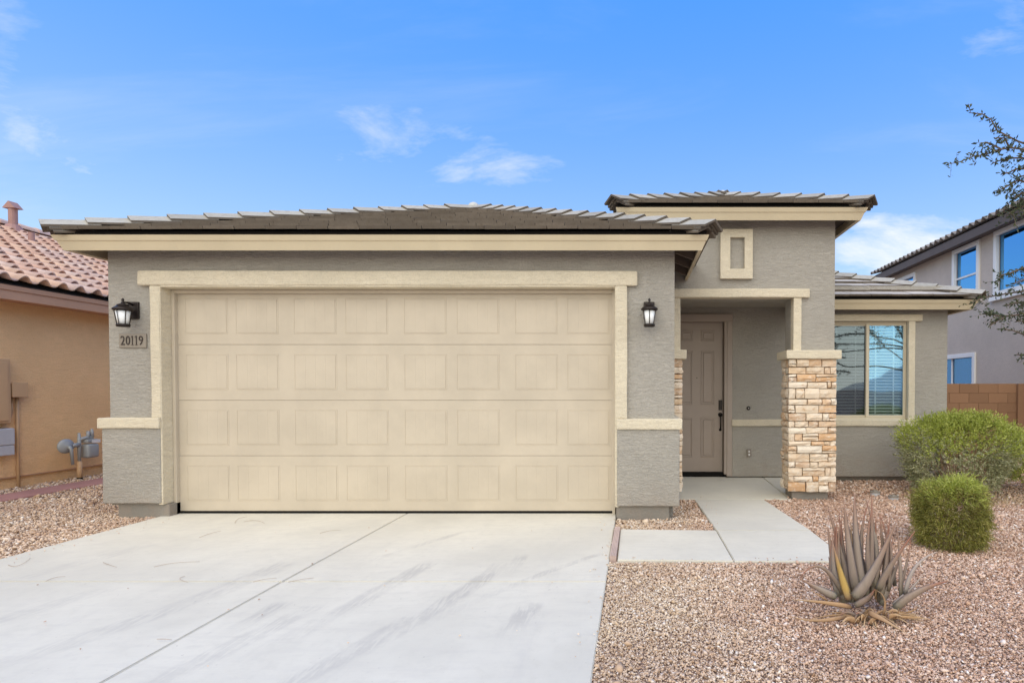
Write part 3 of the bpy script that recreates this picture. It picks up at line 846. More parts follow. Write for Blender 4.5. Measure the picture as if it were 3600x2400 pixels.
def lay_tiles(parent, O, u, v, n, clip, rr, indiv, lip=.035, u_max=None, u_min=0):
    O, u, v, n = Vector(O), Vector(u), Vector(v).normalized(), Vector(n).normalized()
    basis = Matrix((( u.x, v.x, n.x, 0), (u.y, v.y, n.y, 0), (u.z, v.z, n.z, 0), (0, 0, 0, 1)))
    umin, umax = min(p[0] for p in clip), max(p[0] for p in clip)
    vmax = max(p[1] for p in clip)
    clip2 = [(p[0], p[1] - lip * 1.2) if p[1] < .001 else p for p in clip]
    shared = None; JV, JF, JM = [], [], []
    k = 0
    while k * TE < vmax:
        v0 = k * TE - lip
        off = (k % 2) * TW * .5 + (k % 3) * .02
        i = -2
        while umin + i * TW - off < umax:
            a = umin + i * TW - off; i += 1
            q = [(a + .0025, v0), (a + TW - .0025, v0), (a + TW - .0025, v0 + TL), (a + .0025, v0 + TL)]
            p = clip_poly(q, clip2)
            if len(p) < 3 or parea(p) < .006: continue
            if max(t[1] for t in p) - min(t[1] for t in p) < .03: continue
            whole = abs(parea(p) - parea(q)) < 1e-6
            jit = Matrix.Translation((0, rr.uniform(-.004, .004), rr.uniform(0, .004))) @ Matrix.Rotation(rr.uniform(-.006, .006), 4, 'Y')
            if indiv:
                cu, cv = a, v0
                if whole:
                    if shared is None:
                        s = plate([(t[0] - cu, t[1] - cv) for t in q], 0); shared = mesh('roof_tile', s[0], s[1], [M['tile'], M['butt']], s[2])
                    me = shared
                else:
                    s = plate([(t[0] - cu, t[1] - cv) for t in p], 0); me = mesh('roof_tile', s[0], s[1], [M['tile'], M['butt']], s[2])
                mw = Matrix.Translation(O + u * cu + v * cv) @ basis @ jit
                link('roof_tile', me, parent, mw)
            else:
                s = plate(p, v0); o = len(JV)
                JV += [O + u * t[0] + v * t[1] + n * t[2] for t in s[0]]
                JF += [tuple(x + o for x in f) for f in s[1]]; JM += s[2]
        k += 1
    if not indiv and JV:
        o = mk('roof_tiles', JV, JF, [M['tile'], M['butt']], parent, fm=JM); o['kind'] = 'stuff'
def hip_tiles(parent, P0, P1, n1, n2, rr, start=-.06, extra=True):
    """capping tiles along a hip from the eave corner P0 up to P1"""
    P0, P1 = Vector(P0), Vector(P1); d = (P1 - P0).normalized(); L = (P1 - P0).length
    n1, n2 = Vector(n1).normalized(), Vector(n2).normalized()
    w1 = n1.cross(d); w2 = n2.cross(d)
    if w1.dot(n2) > 0: w1 = -w1
    if w2.dot(n1) > 0: w2 = -w2
    up = (n1 + n2).normalized()
    HL, HW, th = .44, .150, .022
    vs = []
    for (s, lift) in ((0, .054), (HL, .018)):
        ctr = d * s + up * (lift + .030)
        for t in (0, th):
            vs += [ctr + w1 * HW + n1 * (t - .0), ctr + up * (t * 1.1 + .040), ctr + w2 * HW + n2 * (t - .0)]
    fs = [(0, 1, 4, 3), (1, 2, 5, 4), (6, 9, 10, 7), (7, 10, 11, 8), (3, 4, 10, 9), (4, 5, 11, 10), (0, 6, 7, 1), (1, 7, 8, 2), (0, 3, 9, 6), (2, 8, 11, 5)]
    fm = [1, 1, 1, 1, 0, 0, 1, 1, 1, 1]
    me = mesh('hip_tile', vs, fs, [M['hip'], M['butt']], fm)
    bm = bmesh.new(); bm.from_mesh(me); bmesh.ops.recalc_face_normals(bm, faces=bm.faces[:]); bm.to_mesh(me); bm.free()
    e = .342; k = 0
    if extra:
        for q in (1, 2):
            link('hip_tile', me, parent, Matrix.Translation(P0 + d * (start + .03 + .02 * q) - up * .033 * q))
    while start + k * e < L - .20:
        link('hip_tile', me, parent, Matrix.Translation(P0 + d * (start + k * e) + up * rr.uniform(0, .005)) @ Matrix.Rotation(rr.uniform(-.008, .008), 4, 'Z'))
        k += 1
S = .383
def sweep(name, prof, path, mat, parent, z0):
    """profile points (outward, z) swept along plan corners given as (x, y, ox, oy) where ox/oy scale the outward offset"""
    vs, fs = [], []; n = len(prof)
    for (x, y, ox, oy) in path:
        for (o, z) in prof: vs.append((x + ox * o, y + oy * o, z0 + z))
    for i in range(len(path) - 1):
        for k in range(n):
            k2 = (k + 1) % n
            fs.append((i * n + k, (i + 1) * n + k, (i + 1) * n + k2, i * n + k2))
    fs.append(tuple(range(n))); fs.append(tuple((len(path) - 1) * n + k for k in range(n - 1, -1, -1)))
    bm = bmesh.new()
    me = mesh(name, vs, fs, mat); bm.from_mesh(me); bmesh.ops.recalc_face_normals(bm, faces=bm.faces[:]); bm.to_mesh(me); bm.free()
    return link(name, me, parent)
FPROF = [(.012, -.012), (-.010, -.064), (-.020, -.067), (-.055, -.155), (-.088, -.145), (-.048, -.014)]
BPROF = [(-.012, -.013), (-.030, -.013), (-.030, .030), (-.012, .030)]
def eaves(parent, x0, x1, y0, yb, ze, left=True, right=True, back=False, xstart=None):
    segs = []
    segs.append([(xstart if xstart is not None else x0, y0, 0 if xstart is not None else -1, -1), (x1, y0, 1, -1)])
    if left: segs.append([(x0, yb, -1, 1 if back else 0), (x0, y0, -1, -1)])
    if right: segs.append([(x1, y0, 1, -1), (x1, yb, 1, 1 if back else 0)])
    if back: segs.append([(x1, yb, 1, 1), (x0, yb, -1, 1)])
    for s in segs:
        sweep('fascia', FPROF, s, M['fascia'], parent, ze)
        sweep('eave_closure', BPROF, s, M['dark'], parent, ze)
def deck(name, polys, parent, th=.028):
    vs, fs, fm = [], [], []
    for p in polys:
        o = len(vs); n = len(p)
        vs += [(q[0], q[1], q[2] - .002) for q in p]; fs.append(tuple(range(o, o + n))); fm.append(0)
        o = len(vs)
        vs += [(q[0], q[1], q[2] - th) for q in p]; fs.append(tuple(range(o + n - 1, o - 1, -1))); fm.append(0)
    return mk(name, vs, fs, [M['soffit']], parent)
NF, NL, NR, NBk = (0, -S, 1), (-S, 0, 1), (S, 0, 1), (0, S, 1)
q_ = math.sqrt(1 + S * S)
rr = random.Random(11)
# garage roof: hip to the front, ridge running back
gx0, gx1, gy0, gyb, gze = -.836, 5.817, -.45, 11.1, 2.925
hw = (gx1 - gx0) / 2; gm = (gx0 + gx1) / 2; gap = (gm, gy0 + hw, gze + hw * S)
gr = deck('garage_roof', [[(gx0, gy0, gze), (gx1, gy0, gze), gap], [(gx1, gy0, gze), (gx1, gyb, gze), (gm, gyb, gap[2]), gap], [(gx0, gyb, gze), (gx0, gy0, gze), gap, (gm, gyb, gap[2])]], H)
lay_tiles(gr, (gx0, gy0, gze), (1, 0, 0), (0, 1, S), NF, [(0, 0), (2 * hw, 0), (hw, hw * q_)], rr, True)
D = gyb - gy0
lay_tiles(gr, (gx1, gy0, gze), (0, 1, 0), (-1, 0, S), NR, [(0, 0), (D, 0), (D, hw * q_), (hw, hw * q_)], rr, False)
lay_tiles(gr, (gx0, gyb, gze), (0, -1, 0), (1, 0, S), NL, [(0, 0), (D, 0), (D - hw, hw * q_), (0, hw * q_)], rr, False)
hip_tiles(gr, (gx0, gy0, gze), gap, NF, NL, rr)
hip_tiles(gr, (gx1, gy0, gze), gap, NF, NR, rr)
hip_tiles(gr, (gm, gyb, gap[2]), gap, NL, NR, rr, 0, False)
v, f = lathe([(.0, -.03), (.09, -.02), (.09, .02), (.07, .06), (.035, .08), (.001, .085)], (gap[0], gap[1] - .03, gap[2] + .06))
mk('apex_cap', v, f, M['lead'], gr, True)
eaves(gr, gx0, gx1, gy0, gyb, gze)
for y in (-.28, .15, .58, 1.0):
    vs = []
    for (x, zt) in ((5.45, gze + (gx1 - 5.45) * S - .03), (gx1 - .065, gze + .065 * S - .03)):
        for yy in (y, y + .04): vs += [(x, yy, zt - .125), (x, yy, zt)]
    mk('rafter_tail', vs, [(0, 1, 3, 2), (4, 6, 7, 5), (0, 4, 5, 1), (2, 3, 7, 6), (1, 5, 7, 3), (0, 2, 6, 4)], M['soffit'], gr)
# portico roof: pyramid
tx0, tx1, ty0, tze = 4.847, 7.986, .89, 3.637
hw = (tx1 - tx0) / 2; tyb = ty0 + 2 * hw; tap = ((tx0 + tx1) / 2, ty0 + hw, tze + hw * S)
tr = deck('portico_roof', [[(tx0, ty0, tze), (tx1, ty0, tze), tap], [(tx1, ty0, tze), (tx1, tyb, tze), tap], [(tx1, tyb, tze), (tx0, tyb, tze), tap], [(tx0, tyb, tze), (tx0, ty0, tze), tap]], H)
tri = [(0, 0), (2 * hw, 0), (hw, hw * q_)]
lay_tiles(tr, (tx0, ty0, tze), (1, 0, 0), (0, 1, S), NF, tri, rr, True)
lay_tiles(tr, (tx1, ty0, tze), (0, 1, 0), (-1, 0, S), NR, tri, rr, False)
lay_tiles(tr, (tx0, tyb, tze), (0, -1, 0), (1, 0, S), NL, tri, rr, False)
lay_tiles(tr, (tx1, tyb, tze), (-1, 0, 0), (0, -1, S), NBk, tri, rr, False)
for (cx_, cy_, na, nb2) in ((tx0, ty0, NF, NL), (tx1, ty0, NF, NR), (tx1, tyb, NBk, NR), (tx0, tyb, NBk, NL)):
    hip_tiles(tr, (cx_, cy_, tze), tap, na, nb2, rr)
v, f = lathe([(.0, -.03), (.09, -.02), (.09, .02), (.07, .06), (.035, .08), (.001, .085)], (tap[0], tap[1] - .03, tap[2] + .06))
mk('apex_cap', v, f, M['lead'], tr, True)
eaves(tr, tx0, tx1, ty0, tyb, tze, back=True)
# wing roof
wx0, wx1, wy0, wyb, wze = 5.9, 10.323, 2.39, 11.1, 2.728
hw = (wyb - wy0) / 2; wm = (wx1 - hw, wy0 + hw, wze + hw * S)
xl = 4.9
wr = deck('wing_roof', [[(wx0, wy0, wze), (wx1, wy0, wze), wm, (xl, wm[1], wm[2]), (xl, wy0 + 1, wze + S)], [(wx1, wy0, wze), (wx1, wyb, wze), wm], [(wx1, wyb, wze), (xl, wyb, wze), (xl, wm[1], wm[2]), wm]], H)
lay_tiles(wr, (7.72, wy0, wze), (1, 0, 0), (0, 1, S), NF, [(0, 0), (wx1 - 7.72, 0), (wm[0] - 7.72, hw * q_), (0, hw * q_)] if wm[0] > 7.73 else [(0, 0), (wx1 - 7.72, 0), (0, (wx1 - 7.72) * q_)], rr, True)
lay_tiles(wr, (wx1, wy0, wze), (0, 1, 0), (-1, 0, S), NR, [(0, 0), (2 * hw, 0), (hw, hw * q_)], rr, False)
hip_tiles(wr, (wx1, wy0, wze), wm, NF, NR, rr)
hip_tiles(wr, (wx1, wyb, wze), wm, NBk, NR, rr)
eaves(wr, 7.72, wx1, wy0, wyb, wze, left=False, xstart=7.71)

# ================================================================== THINGS ON THE HOUSE
def lantern(x, z, label):
    """coach lantern hanging from a wall bracket; (x, z) is the centre of its back plate on the wall"""
    yw = -.141
    L = empty('wall_lantern', (x, yw, z), label, 'lantern', 'wall lanterns beside the garage door')
    box('back_plate', x - .058, x + .058, yw - .022, yw, z - .090, z + .092, M['bronze'], L, .006, 2)
    yc = yw - .135
    V, F = [], []
    add_vf(V, F, tube([(x, yw - .01, z + .055), (x, yw - .07, z + .075), (x, yc, z + .070), (x, yc, z + .03)], .011, 8))
    mk('arm', V, F, M['bronze'], L, True)
    v, f = lathe([(.012, .015), (.05, .012), (.052, .022), (.02, .034), (.012, .05), (.010, .064), (.014, .072), (.010, .084), (.001, .092)], (x, yc, z + .022), (0, 0, 1), 14)
    mk('finial', v, f, M['bronze'], L, True)
    v, f = lathe([(.03, .055), (.068, .018), (.088, .004), (.090, -.008), (.078, -.020), (.02, -.020)], (x, yc, z), (0, 0, 1), 20)
    mk('cap', v, f, M['bronze'], L, True)
    z1, z0, r1, r0 = z - .020, z - .162, .072, .050
    v, f = lathe([(.001, z1 - .001 - z), (r1 - .008, z1 - .002 - z), (r0 - .008, z0 + .002 - z), (.001, z0 + .003 - z)], (x, yc, z), (0, 0, 1), 20)
    mk('glass_shade', v, f, M['frost'], L, True)
    for k in range(6):
        a = math.pi / 6 + k * math.pi / 3
        c, s = math.cos(a), math.sin(a)
        v, f = tube([(x + c * r1, yc + s * r1, z1), (x + c * r0, yc + s * r0, z0)], .0042, 4)
        mk('frame_bar', v, f, M['bronze'], L)
    v, f = lathe([(.001, .004), (.058, .004), (.060, -.004), (.056, -.024), (.001, -.026)], (x, yc, z0 - 0), (0, 0, 1), 20)
    mk('bottom_ring', v, f, M['bronze'], L, True)
    return L
lantern(-.292, 2.190, 'black wall lantern with frosted glass above the house number plaque')
lantern(5.227, 2.190, 'black wall lantern with frosted glass between the garage door and the porch')

PL = empty('number_plaque', (-.305, -.14, 1.87), 'small bronze-grey plaque reading 20119 below a wall lantern', 'plaque')
box('plate', -.454, -.160, -.156, -.141, 1.792, 1.946, M['plaque'], PL, .004)
def digit(ch, x, z, h, w, parent):
    cu = bpy.data.curves.new('digit', 'FONT'); cu.body = ch; cu.size = h / .70; cu.extrude = .003; cu.resolution_u = 4
    to = bpy.data.objects.new('digit_text', cu); COL.objects.link(to)
    dg = bpy.context.evaluated_depsgraph_get(); dg.update()
    me = bpy.data.meshes.new_from_object(to.evaluated_get(dg)); bpy.data.objects.remove(to)
    xs_ = [v.co.x for v in me.vertices]; ys_ = [v.co.y for v in me.vertices]
    x0, x1, y0, y1 = min(xs_), max(xs_), min(ys_), max(ys_)
    for v in me.vertices:
        u = (v.co.x - x0) / (x1 - x0) * w - w / 2; t = (v.co.y - y0) / (y1 - y0) * h
        v.co = (x + u, -.158 - v.co.z, z + t)
    if ch == '1':       # slender one with a flag and a thin foot
        bm = bmesh.new()
        bm_box(bm, x - .0038, x + .0038, -.161, -.1565, z + .0042, z + h)
        bm_box(bm, x - .0125, x + .0125, -.161, -.1565, z, z + .004)
        o = [bm.verts.new(q) for q in ((x - .004, -.161, z + h), (x - .004, -.161, z + h - .010), (x - .015, -.161, z + h - .022), (x - .015, -.161, z + h - .016))]
        bm.faces.new(o); bm.to_mesh(me); bm.free()
    me.materials.append(M['digit'])
    return link('digit', me, parent)
for k, ch in enumerate('20119'):
    digit(ch, -.408 + (0, .055, .103, .145, .194)[k], 1.822, .098, .044, PL)
DB = empty('doorbell', (6.878, 2.70, 1.049), 'round black doorbell button on the porch wall', 'doorbell')
v, f = lathe([(.001, 0), (.030, 0), (.030, .012), (.022, .018), (.001, .018)], (6.878, 2.699, 1.049), (0, -1, 0), 16); mk('bell_plate', v, f, M['black'], DB)
v, f = lathe([(.001, .0), (.010, .0), (.008, .006), (.001, .007)], (6.878, 2.680, 1.049), (0, -1, 0), 12); mk('bell_button', v, f, M['white'], DB)
OB = empty('outlet_box', (6.881, 2.665, .343), 'grey weatherproof outlet low on the porch wall', 'outlet')
box('cover_plate', 6.846, 6.916, 2.640, 2.6675, .283, .403, M['plaque'], OB, .006)
for z in (.318, .366): box('socket', 6.868, 6.894, 2.632, 2.639, z - .014, z + .014, M['white'], OB, .004)
BD = empty('timber_board', (4.90, -1.17, -.03), 'grooved pinkish timber board lying between driveway and walkway', 'board')
for k in range(4):
    a = k * .0125
    vs = [(4.872 + a - .000, -1.640, -.03), (4.883 + a, -1.640, -.03), (4.883 + a + .008, -.690, -.03), (4.872 + a + .008, -.690, -.03)]
    vs += [(x, y, .004) for x, y, z in vs]
    mk('ridge', vs, BOXF, M['wood'], BD)
mk('board_base', [(4.870, -1.642, -.09), (4.924, -1.642, -.09), (4.932, -.688, -.09), (4.878, -.688, -.09), (4.870, -1.642, -.004), (4.924, -1.642, -.004), (4.932, -.688, -.004), (4.878, -.688, -.004)], BOXF, M['wood'], BD)

# ================================================================== LEFT NEIGHBOUR
def s_tile_profile(n=11):
    w = .255; pts = []
    for i in range(n):
        u = i / (n - 1) * w
        if u < .160: z = .070 * math.sin(math.pi * u / .160)
        else: z = -.014 * math.sin(math.pi * (u - .160) / (w - .160))
        pts.append((u, z))
    return pts
def s_tile_mesh(L=.44, th=.016):
    p = s_tile_profile(); n = len(p); vs, fs = [], []
    for (v, lift) in ((0, .058), (L, .0)):
        for (u, z) in p: vs.append((u, v, z + lift))
        for (u, z) in p: vs.append((u, v, z + lift + th))
    for i in range(n - 1):
        fs += [(n + i, n + i + 1, 3 * n + i + 1, 3 * n + i), (i + 1, i, 2 * n + i, 2 * n + i + 1), (i, i + 1, n + i + 1, n + i)]
    fs += [(0, n, 3 * n, 2 * n), (n - 1, 3 * n - 1, 4 * n - 1, 2 * n - 1)]
    return vs, fs
SV, SF = s_tile_mesh()
def s_roof(parent, O, u, v, n, nu, nv, mat, pick, limit=300):
    O, u, v, n = Vector(O), Vector(u), Vector(v).normalized(), Vector(n).normalized()
    basis = Matrix((( u.x, v.x, n.x, 0), (u.y, v.y, n.y, 0), (u.z, v.z, n.z, 0), (0, 0, 0, 1)))
    sh = mesh('barrel_tile', SV, SF, mat, smooth=False)
    sh.polygons.foreach_set('use_smooth', [len(set(p.vertices)) == 4 and i % 3 != 2 for i, p in enumerate(sh.polygons)])
    JV, JF = [], []; cnt = 0; rr = random.Random(5)
    for k in range(nv):
        for i in range(nu):
            P = O + u * (i * .250) + v * (k * .37 - .04) + n * .02
            if cnt < limit and pick(P, k):
                link('barrel_tile', sh, parent, Matrix.Translation(P + v * rr.uniform(-.006, .006)) @ basis); cnt += 1
            else:
                o = len(JV)
                JV += [P + u * a + v * b + n * c for a, b, c in SV]; JF += [tuple(x + o for x in f) for f in SF]
    o = mk('barrel_tiles', JV, JF, mat, parent); o['kind'] = 'stuff'
LN = empty('neighbour_house', (-8, 4, 0), 'orange stucco house with pink barrel tile roof left of the driveway', 'house')
box('stucco_wall', -3.80, -3.60, -3.0, 13.0, .135, 2.90, M['orange'], LN)
box('rear_wall', -14.0, -3.81, -3.0, -2.8, .135, 2.90, M['orange'], LN)
box('far_wall', -14.0, -3.81, 12.8, 13.0, .135, 2.90, M['orange'], LN)
box('foundation', -3.9, -3.625, -2.95, 12.95, -.2, .12, M['orange'], LN)
box('screed', -3.64, -3.592, -2.98, 12.98, .121, .134, M['brownfascia'], LN)
ns = .375; nx0 = -3.25; nze = 2.745; nw = 5.8
nr = deck('tile_roof', [[(nx0, -3.4, nze), (nx0, 13.4, nze), (nx0 - nw, 13.4, nze + nw * ns), (nx0 - nw, -3.4, nze + nw * ns)], [(nx0 - nw, -3.4, nze + nw * ns), (nx0 - nw, 13.4, nze + nw * ns), (nx0 - 2 * nw, 13.4, nze), (nx0 - 2 * nw, -3.4, nze)]], LN)
def pickL(P, k):
    dx = 5.073 - P.x
    return .874 * dx - 6.55 < P.y < 1.054 * dx - 5.9
s_roof(nr, (nx0, -3.4, nze), (0, 1, 0), (-1, 0, ns), (ns, 0, 1), 67, 16, M['terracotta'], pickL)
sweep('fascia', [(.0, -.01), (.0, -.075), (-.016, -.078), (-.016, -.20), (-.05, -.20), (-.05, -.01)], [(nx0, -3.4, 1, 0), (nx0, 13.4, 1, 0)], M['brownfascia'], nr, nze)
mk('eave_closure', boxv(nx0 - .06, nx0 - .03, -3.4, 13.4, nze - .02, nze + .05), BOXF, M['dark'], nr)
mk('soffit', boxv(-3.62, nx0 - .05, -3.4, 13.4, nze - .19, nze - .17), BOXF, M['brownfascia'], nr)
rz = nze + nw * ns
rsh = []
pr = [(.13 * math.cos(a), .11 * math.sin(a)) for a in [math.pi * i / 7 for i in range(8)]]
vs, fs = [], []
for (yy, sc) in ((0, 1.12), (.44, .95)):
    for (a, b) in pr: vs.append((a * sc, yy, b * sc))
for i in range(7): fs.append((i, i + 1, 9 + i, 8 + i))
fs.append(tuple(range(8)));
rmesh = mesh('ridge_tile', vs, fs, M['terracotta'], smooth=False)
for k in range(36):
    link('ridge_tile', rmesh, nr, Matrix.Translation((nx0 - nw, -2.6 + k * .40, rz + .10)))
# roof vents
def roofz(x): return nze + (nx0 - x) * ns
vx, vy = -8.60, 6.16
V, F = lathe([(.24, -.12), (.22, .0), (.115, .20), (.105, .21)], (vx, vy, roofz(vx)), seg=14)
mk('vent_flashing', V, F, M['pinkmetal'], nr, False)
V, F = lathe([(.075, .1), (.075, .60)], (vx, vy, roofz(vx)), seg=14); mk('vent_pipe', V, F, M['pinkmetal'], nr, False)
zc = roofz(vx) + .56
mk('vent_cap', [(vx - .14, vy - .09, zc), (vx + .14, vy - .09, zc), (vx + .14, vy + .09, zc), (vx - .14, vy + .09, zc), (vx - .005, vy - .09, zc + .15), (vx + .005, vy + .09, zc + .15)], [(0, 1, 4), (1, 2, 5, 4), (2, 3, 5), (3, 0, 4, 5), (0, 3, 2, 1)], M['pinkmetal'], nr)
vx, vy = -7.25, 5.28
V, F = lathe([(.13, -.05), (.12, .04), (.05, .06), (.05, .30)], (vx, vy, roofz(vx)), seg=12); mk('vent_pipe', V, F, M['pinkmetal'], nr, False)

EP = empty('electric_panel', (-3.6, 1.1, 1.2), 'tall peach electric panel on the orange wall at the left edge', 'panel')
box('cabinet', -3.598, -3.47, .75, 1.495, .885, 1.760, M['boxpaint'], EP, .008)
box('cabinet_door', -3.469, -3.455, .80, 1.45, .92, 1.72, M['boxpaint'], EP, .004)
JB = empty('junction_box', (-3.6, 1.63, 1.2), 'small peach junction box with two conduits on the orange wall', 'junction box')
box('box_body', -3.598, -3.50, 1.535, 1.720, 1.245, 1.435, M['boxpaint'], JB, .008)
box('box_lid', -3.499, -3.488, 1.528, 1.727, 1.238, 1.442, M['boxpaint'], JB, .004)
v, f = tube([(-3.57, 1.655, 1.25), (-3.57, 1.652, .6), (-3.57, 1.65, -.05)], .019, 8); mk('conduit', v, f, M['boxpaint'], JB, True)
v, f = tube([(-3.57, 1.585, 1.25), (-3.57, 1.58, 1.05), (-3.57, 1.555, .95), (-3.57, 1.50, .885), (-3.57, 1.42, .865)], .018, 8); mk('conduit', v, f, M['boxpaint'], JB, True)
UB = empty('utility_box', (-3.6, 1.3, .6), 'light grey utility box below the electric panel', 'utility box')
box('lower_case', -3.598, -3.49, 1.05, 1.545, .445, .580, M['greypaint'], UB, .010, 2)
box('upper_case', -3.598, -3.485, 1.048, 1.548, .583, .815, M['greypaint'], UB, .014, 2)

GM = empty('gas_meter', (-3.45, 2.35, -.03), 'grey gas meter with round regulator and riser pipe at the orange wall', 'gas meter')
gxm = -3.42
bm = bmesh.new(); bm_box(bm, gxm - .07, gxm + .07, 2.43, 2.62, .285, .505, .035, 3); from_bm('meter_body', bm, M['metal'], GM, True)
box('meter_head', gxm - .06, gxm + .06, 2.43, 2.60, .52, .575, M['metal'], GM, .012, 2)
box('meter_tag', gxm + .062, gxm + .066, 2.50, 2.63, .515, .565, M['white'], GM)
v, f = lathe([(.001, -.02), (.07, -.02), (.108, -.008), (.108, .008), (.07, .02), (.03, .045), (.001, .05)], (gxm, 2.16, .50), (1, -.15, 0), 24); mk('regulator_disc', v, f, M['metal'], GM, True)
v, f = tube([(gxm + .05, 2.16, .50), (gxm + .07, 2.17, .45), (gxm + .07, 2.19, .22)], [.026, .022, .018], 10); mk('regulator_spout', v, f, M['metal'], GM, True)
v, f = tube([(gxm, 2.24, .50), (gxm, 2.35, .50)], .034, 10); mk('union_pipe', v, f, M['metal'], GM, True)
v, f = tube([(gxm, 2.36, .68), (gxm, 2.36, .50), (gxm, 2.36, .25)], [.016, .026, .020], 10); mk('inlet_pipe', v, f, M['metal'], GM, True)
v, f = tube([(gxm, 2.36, .25), (gxm, 2.36, .10), (gxm, 2.36, -.03)], [.030, .034, .028], 10); mk('riser_pipe', v, f, M['boxpaint'], GM, True)
v, f = tube([(gxm, 2.36, -.0), (gxm, 2.36, -.10)], [.034, .036], 10); mk('riser_sleeve', v, f, M['dark'], GM, True)
v, f = tube([(gxm, 2.36, .58), (gxm, 2.46, .60), (gxm, 2.55, .60), (gxm, 2.575, .55)], .024, 10); mk('outlet_pipe', v, f, M['metal'], GM, True)
v, f = tube([(gxm, 2.56, .60), (gxm, 2.56, .73)], [.030, .016], 10); mk('valve', v, f, M['metal'], GM, True)
v, f = tube([(gxm, 2.50, .58), (gxm, 2.50, .70)], [.026, .020], 10); mk('valve', v, f, M['metal'], GM, True)

# ================================================================== RIGHT NEIGHBOUR
RN = empty('neighbour_house', (17, 7, 0), 'two-storey mauve grey stucco house with white framed windows at right', 'house')
XW = 13.5
wins = [(7.47, 8.63, 3.60, 5.00), (4.9, 6.93, 3.50, 5.02), (10.55, 11.75, 3.60, 4.86), (7.60, 9.3, 1.05, 2.26)]
holes = [(a + .10, b - .10, c + .10, d - .10) for a, b, c, d in wins]
grid_wall('stucco_wall', 'y', XW, XW + .2, 4.2, 12.4, -.1, 5.06, holes, M['mauve'], RN)
box('rear_wall', XW + .21, 22, 12.2, 12.4, -.1, 5.06, M['mauve'], RN)
box('street_wall', XW + .21, 22, 4.2, 4.4, -.1, 5.06, M['mauve'], RN)
for wi, (a, b, c, d) in enumerate(wins):
    w = mk('window', boxv(XW - .045, XW + .03, a, b, c, c + .11), BOXF, M['white'], RN)
    box('window_frame', XW - .045, XW + .03, a, b, d - .11, d, M['white'], w, .006)
    box('window_frame', XW - .045, XW + .03, a, a + .11, c + .111, d - .111, M['white'], w, .006)
    box('window_frame', XW - .045, XW + .03, b - .11, b, c + .111, d - .111, M['white'], w, .006)
    if wi < 2: box('window_sill', XW - .09, XW + .03, a - .08, b + .08, c - .10, c - .002, M['white'], w, .006)
    glass = M['glass_blue'] if wi < 3 else M['glass']
    a2, b2, c2, d2 = a + .111, b - .111, c + .111, d - .111
    mk('pane', boxv(XW + .05, XW + .056, a2, b2, c2, d2), BOXF, glass, w)
    if wi == 0: box('sash_rail', XW + .02, XW + .048, a2, b2, (c2 + d2) / 2 - .10, (c2 + d2) / 2 - .055, M['white'], w)
    if wi == 3: box('sash_stile', XW + .02, XW + .048, b2 - .52, b2 - .48, c2, d2, M['white'], w)
    V, F = [], []
    n = 28
    for i in range(n + 1):
        y = a2 + (b2 - a2) * i / n; x = XW + .15 + .03 * math.sin(i * 1.9) + .012 * math.sin(i * 3.3)
        V += [(x, y, c2), (x, y, d2)]
    F = [(2 * i, 2 * i + 2, 2 * i + 3, 2 * i + 1) for i in range(n)]
    mk('curtain', V, F, M['curtain'] if wi == 3 else M['white'], w)
    mk('room_back', boxv(XW + .20, XW + .25, a, b, c, d), BOXF, M['dark'], w)
rs = .38; rx = 13.13; rze = 5.16
rnr = deck('tile_roof', [[(rx, 3.8, rze), (rx + 4.5, 8.2, rze + 4.5 * rs), (rx + 4.5, 8.3, rze + 4.5 * rs), (rx, 12.75, rze)], [(rx, 3.8, rze), (rx + 9, 3.8, rze), (rx + 4.5, 8.2, rze + 4.5 * rs)]], RN)
s_roof(rnr, (rx, 12.75, rze), (0, -1, 0), (1, 0, rs), (-rs, 0, 1), 36, 4, M['slate_s'], lambda P, k: k == 0 and P.y > 4.6)
sweep('fascia', [(.0, -.005), (-.01, -.20), (-.04, -.20), (-.04, -.005)], [(rx, 12.75, -1, 0), (rx, 3.8, -1, 0)], M['darkfascia'], rnr, rze)
mk('soffit', boxv(rx + .03, XW + .01, 3.85, 12.7, rze - .14, rze - .12), BOXF, M['darkfascia'], rnr)
mk('hip_end', [(rx, 12.75, rze), (rx + 4.5, 8.3, rze + 4.5 * rs), (rx + 9, 12.75, rze)], [(0, 1, 2)], M['slate_s'], rnr)

# block wall between the houses
BW = empty('block_wall', (12, 5.5, -.1), 'brown concrete block wall between the grey house and its right neighbour', 'wall')
mk('wall_core', boxv(10.04, 13.49, 5.512, 5.64, -.2, 1.455), BOXF, M['grout'], BW)
bm = bmesh.new(); bm_box(bm, 0, .401, .004, .16, 0, .198, .004); bme = bpy.data.meshes.new('block'); bm.to_mesh(bme); bm.free(); bme.materials.append(M['block'])
for k in range(8):
    for i in range(-1, 11):
        x = 10.04 + i * .4064 + (.2032 if k % 2 else 0)
        if x < 9.9 or x > 13.0: continue
        link('block', bme, BW, Matrix.Translation((x, 5.50, -.155 + k * .2032)))
box('corner_pier', 13.06, 13.49, 5.44, 5.70, -.2, 1.465, M['block'], BW, .006)

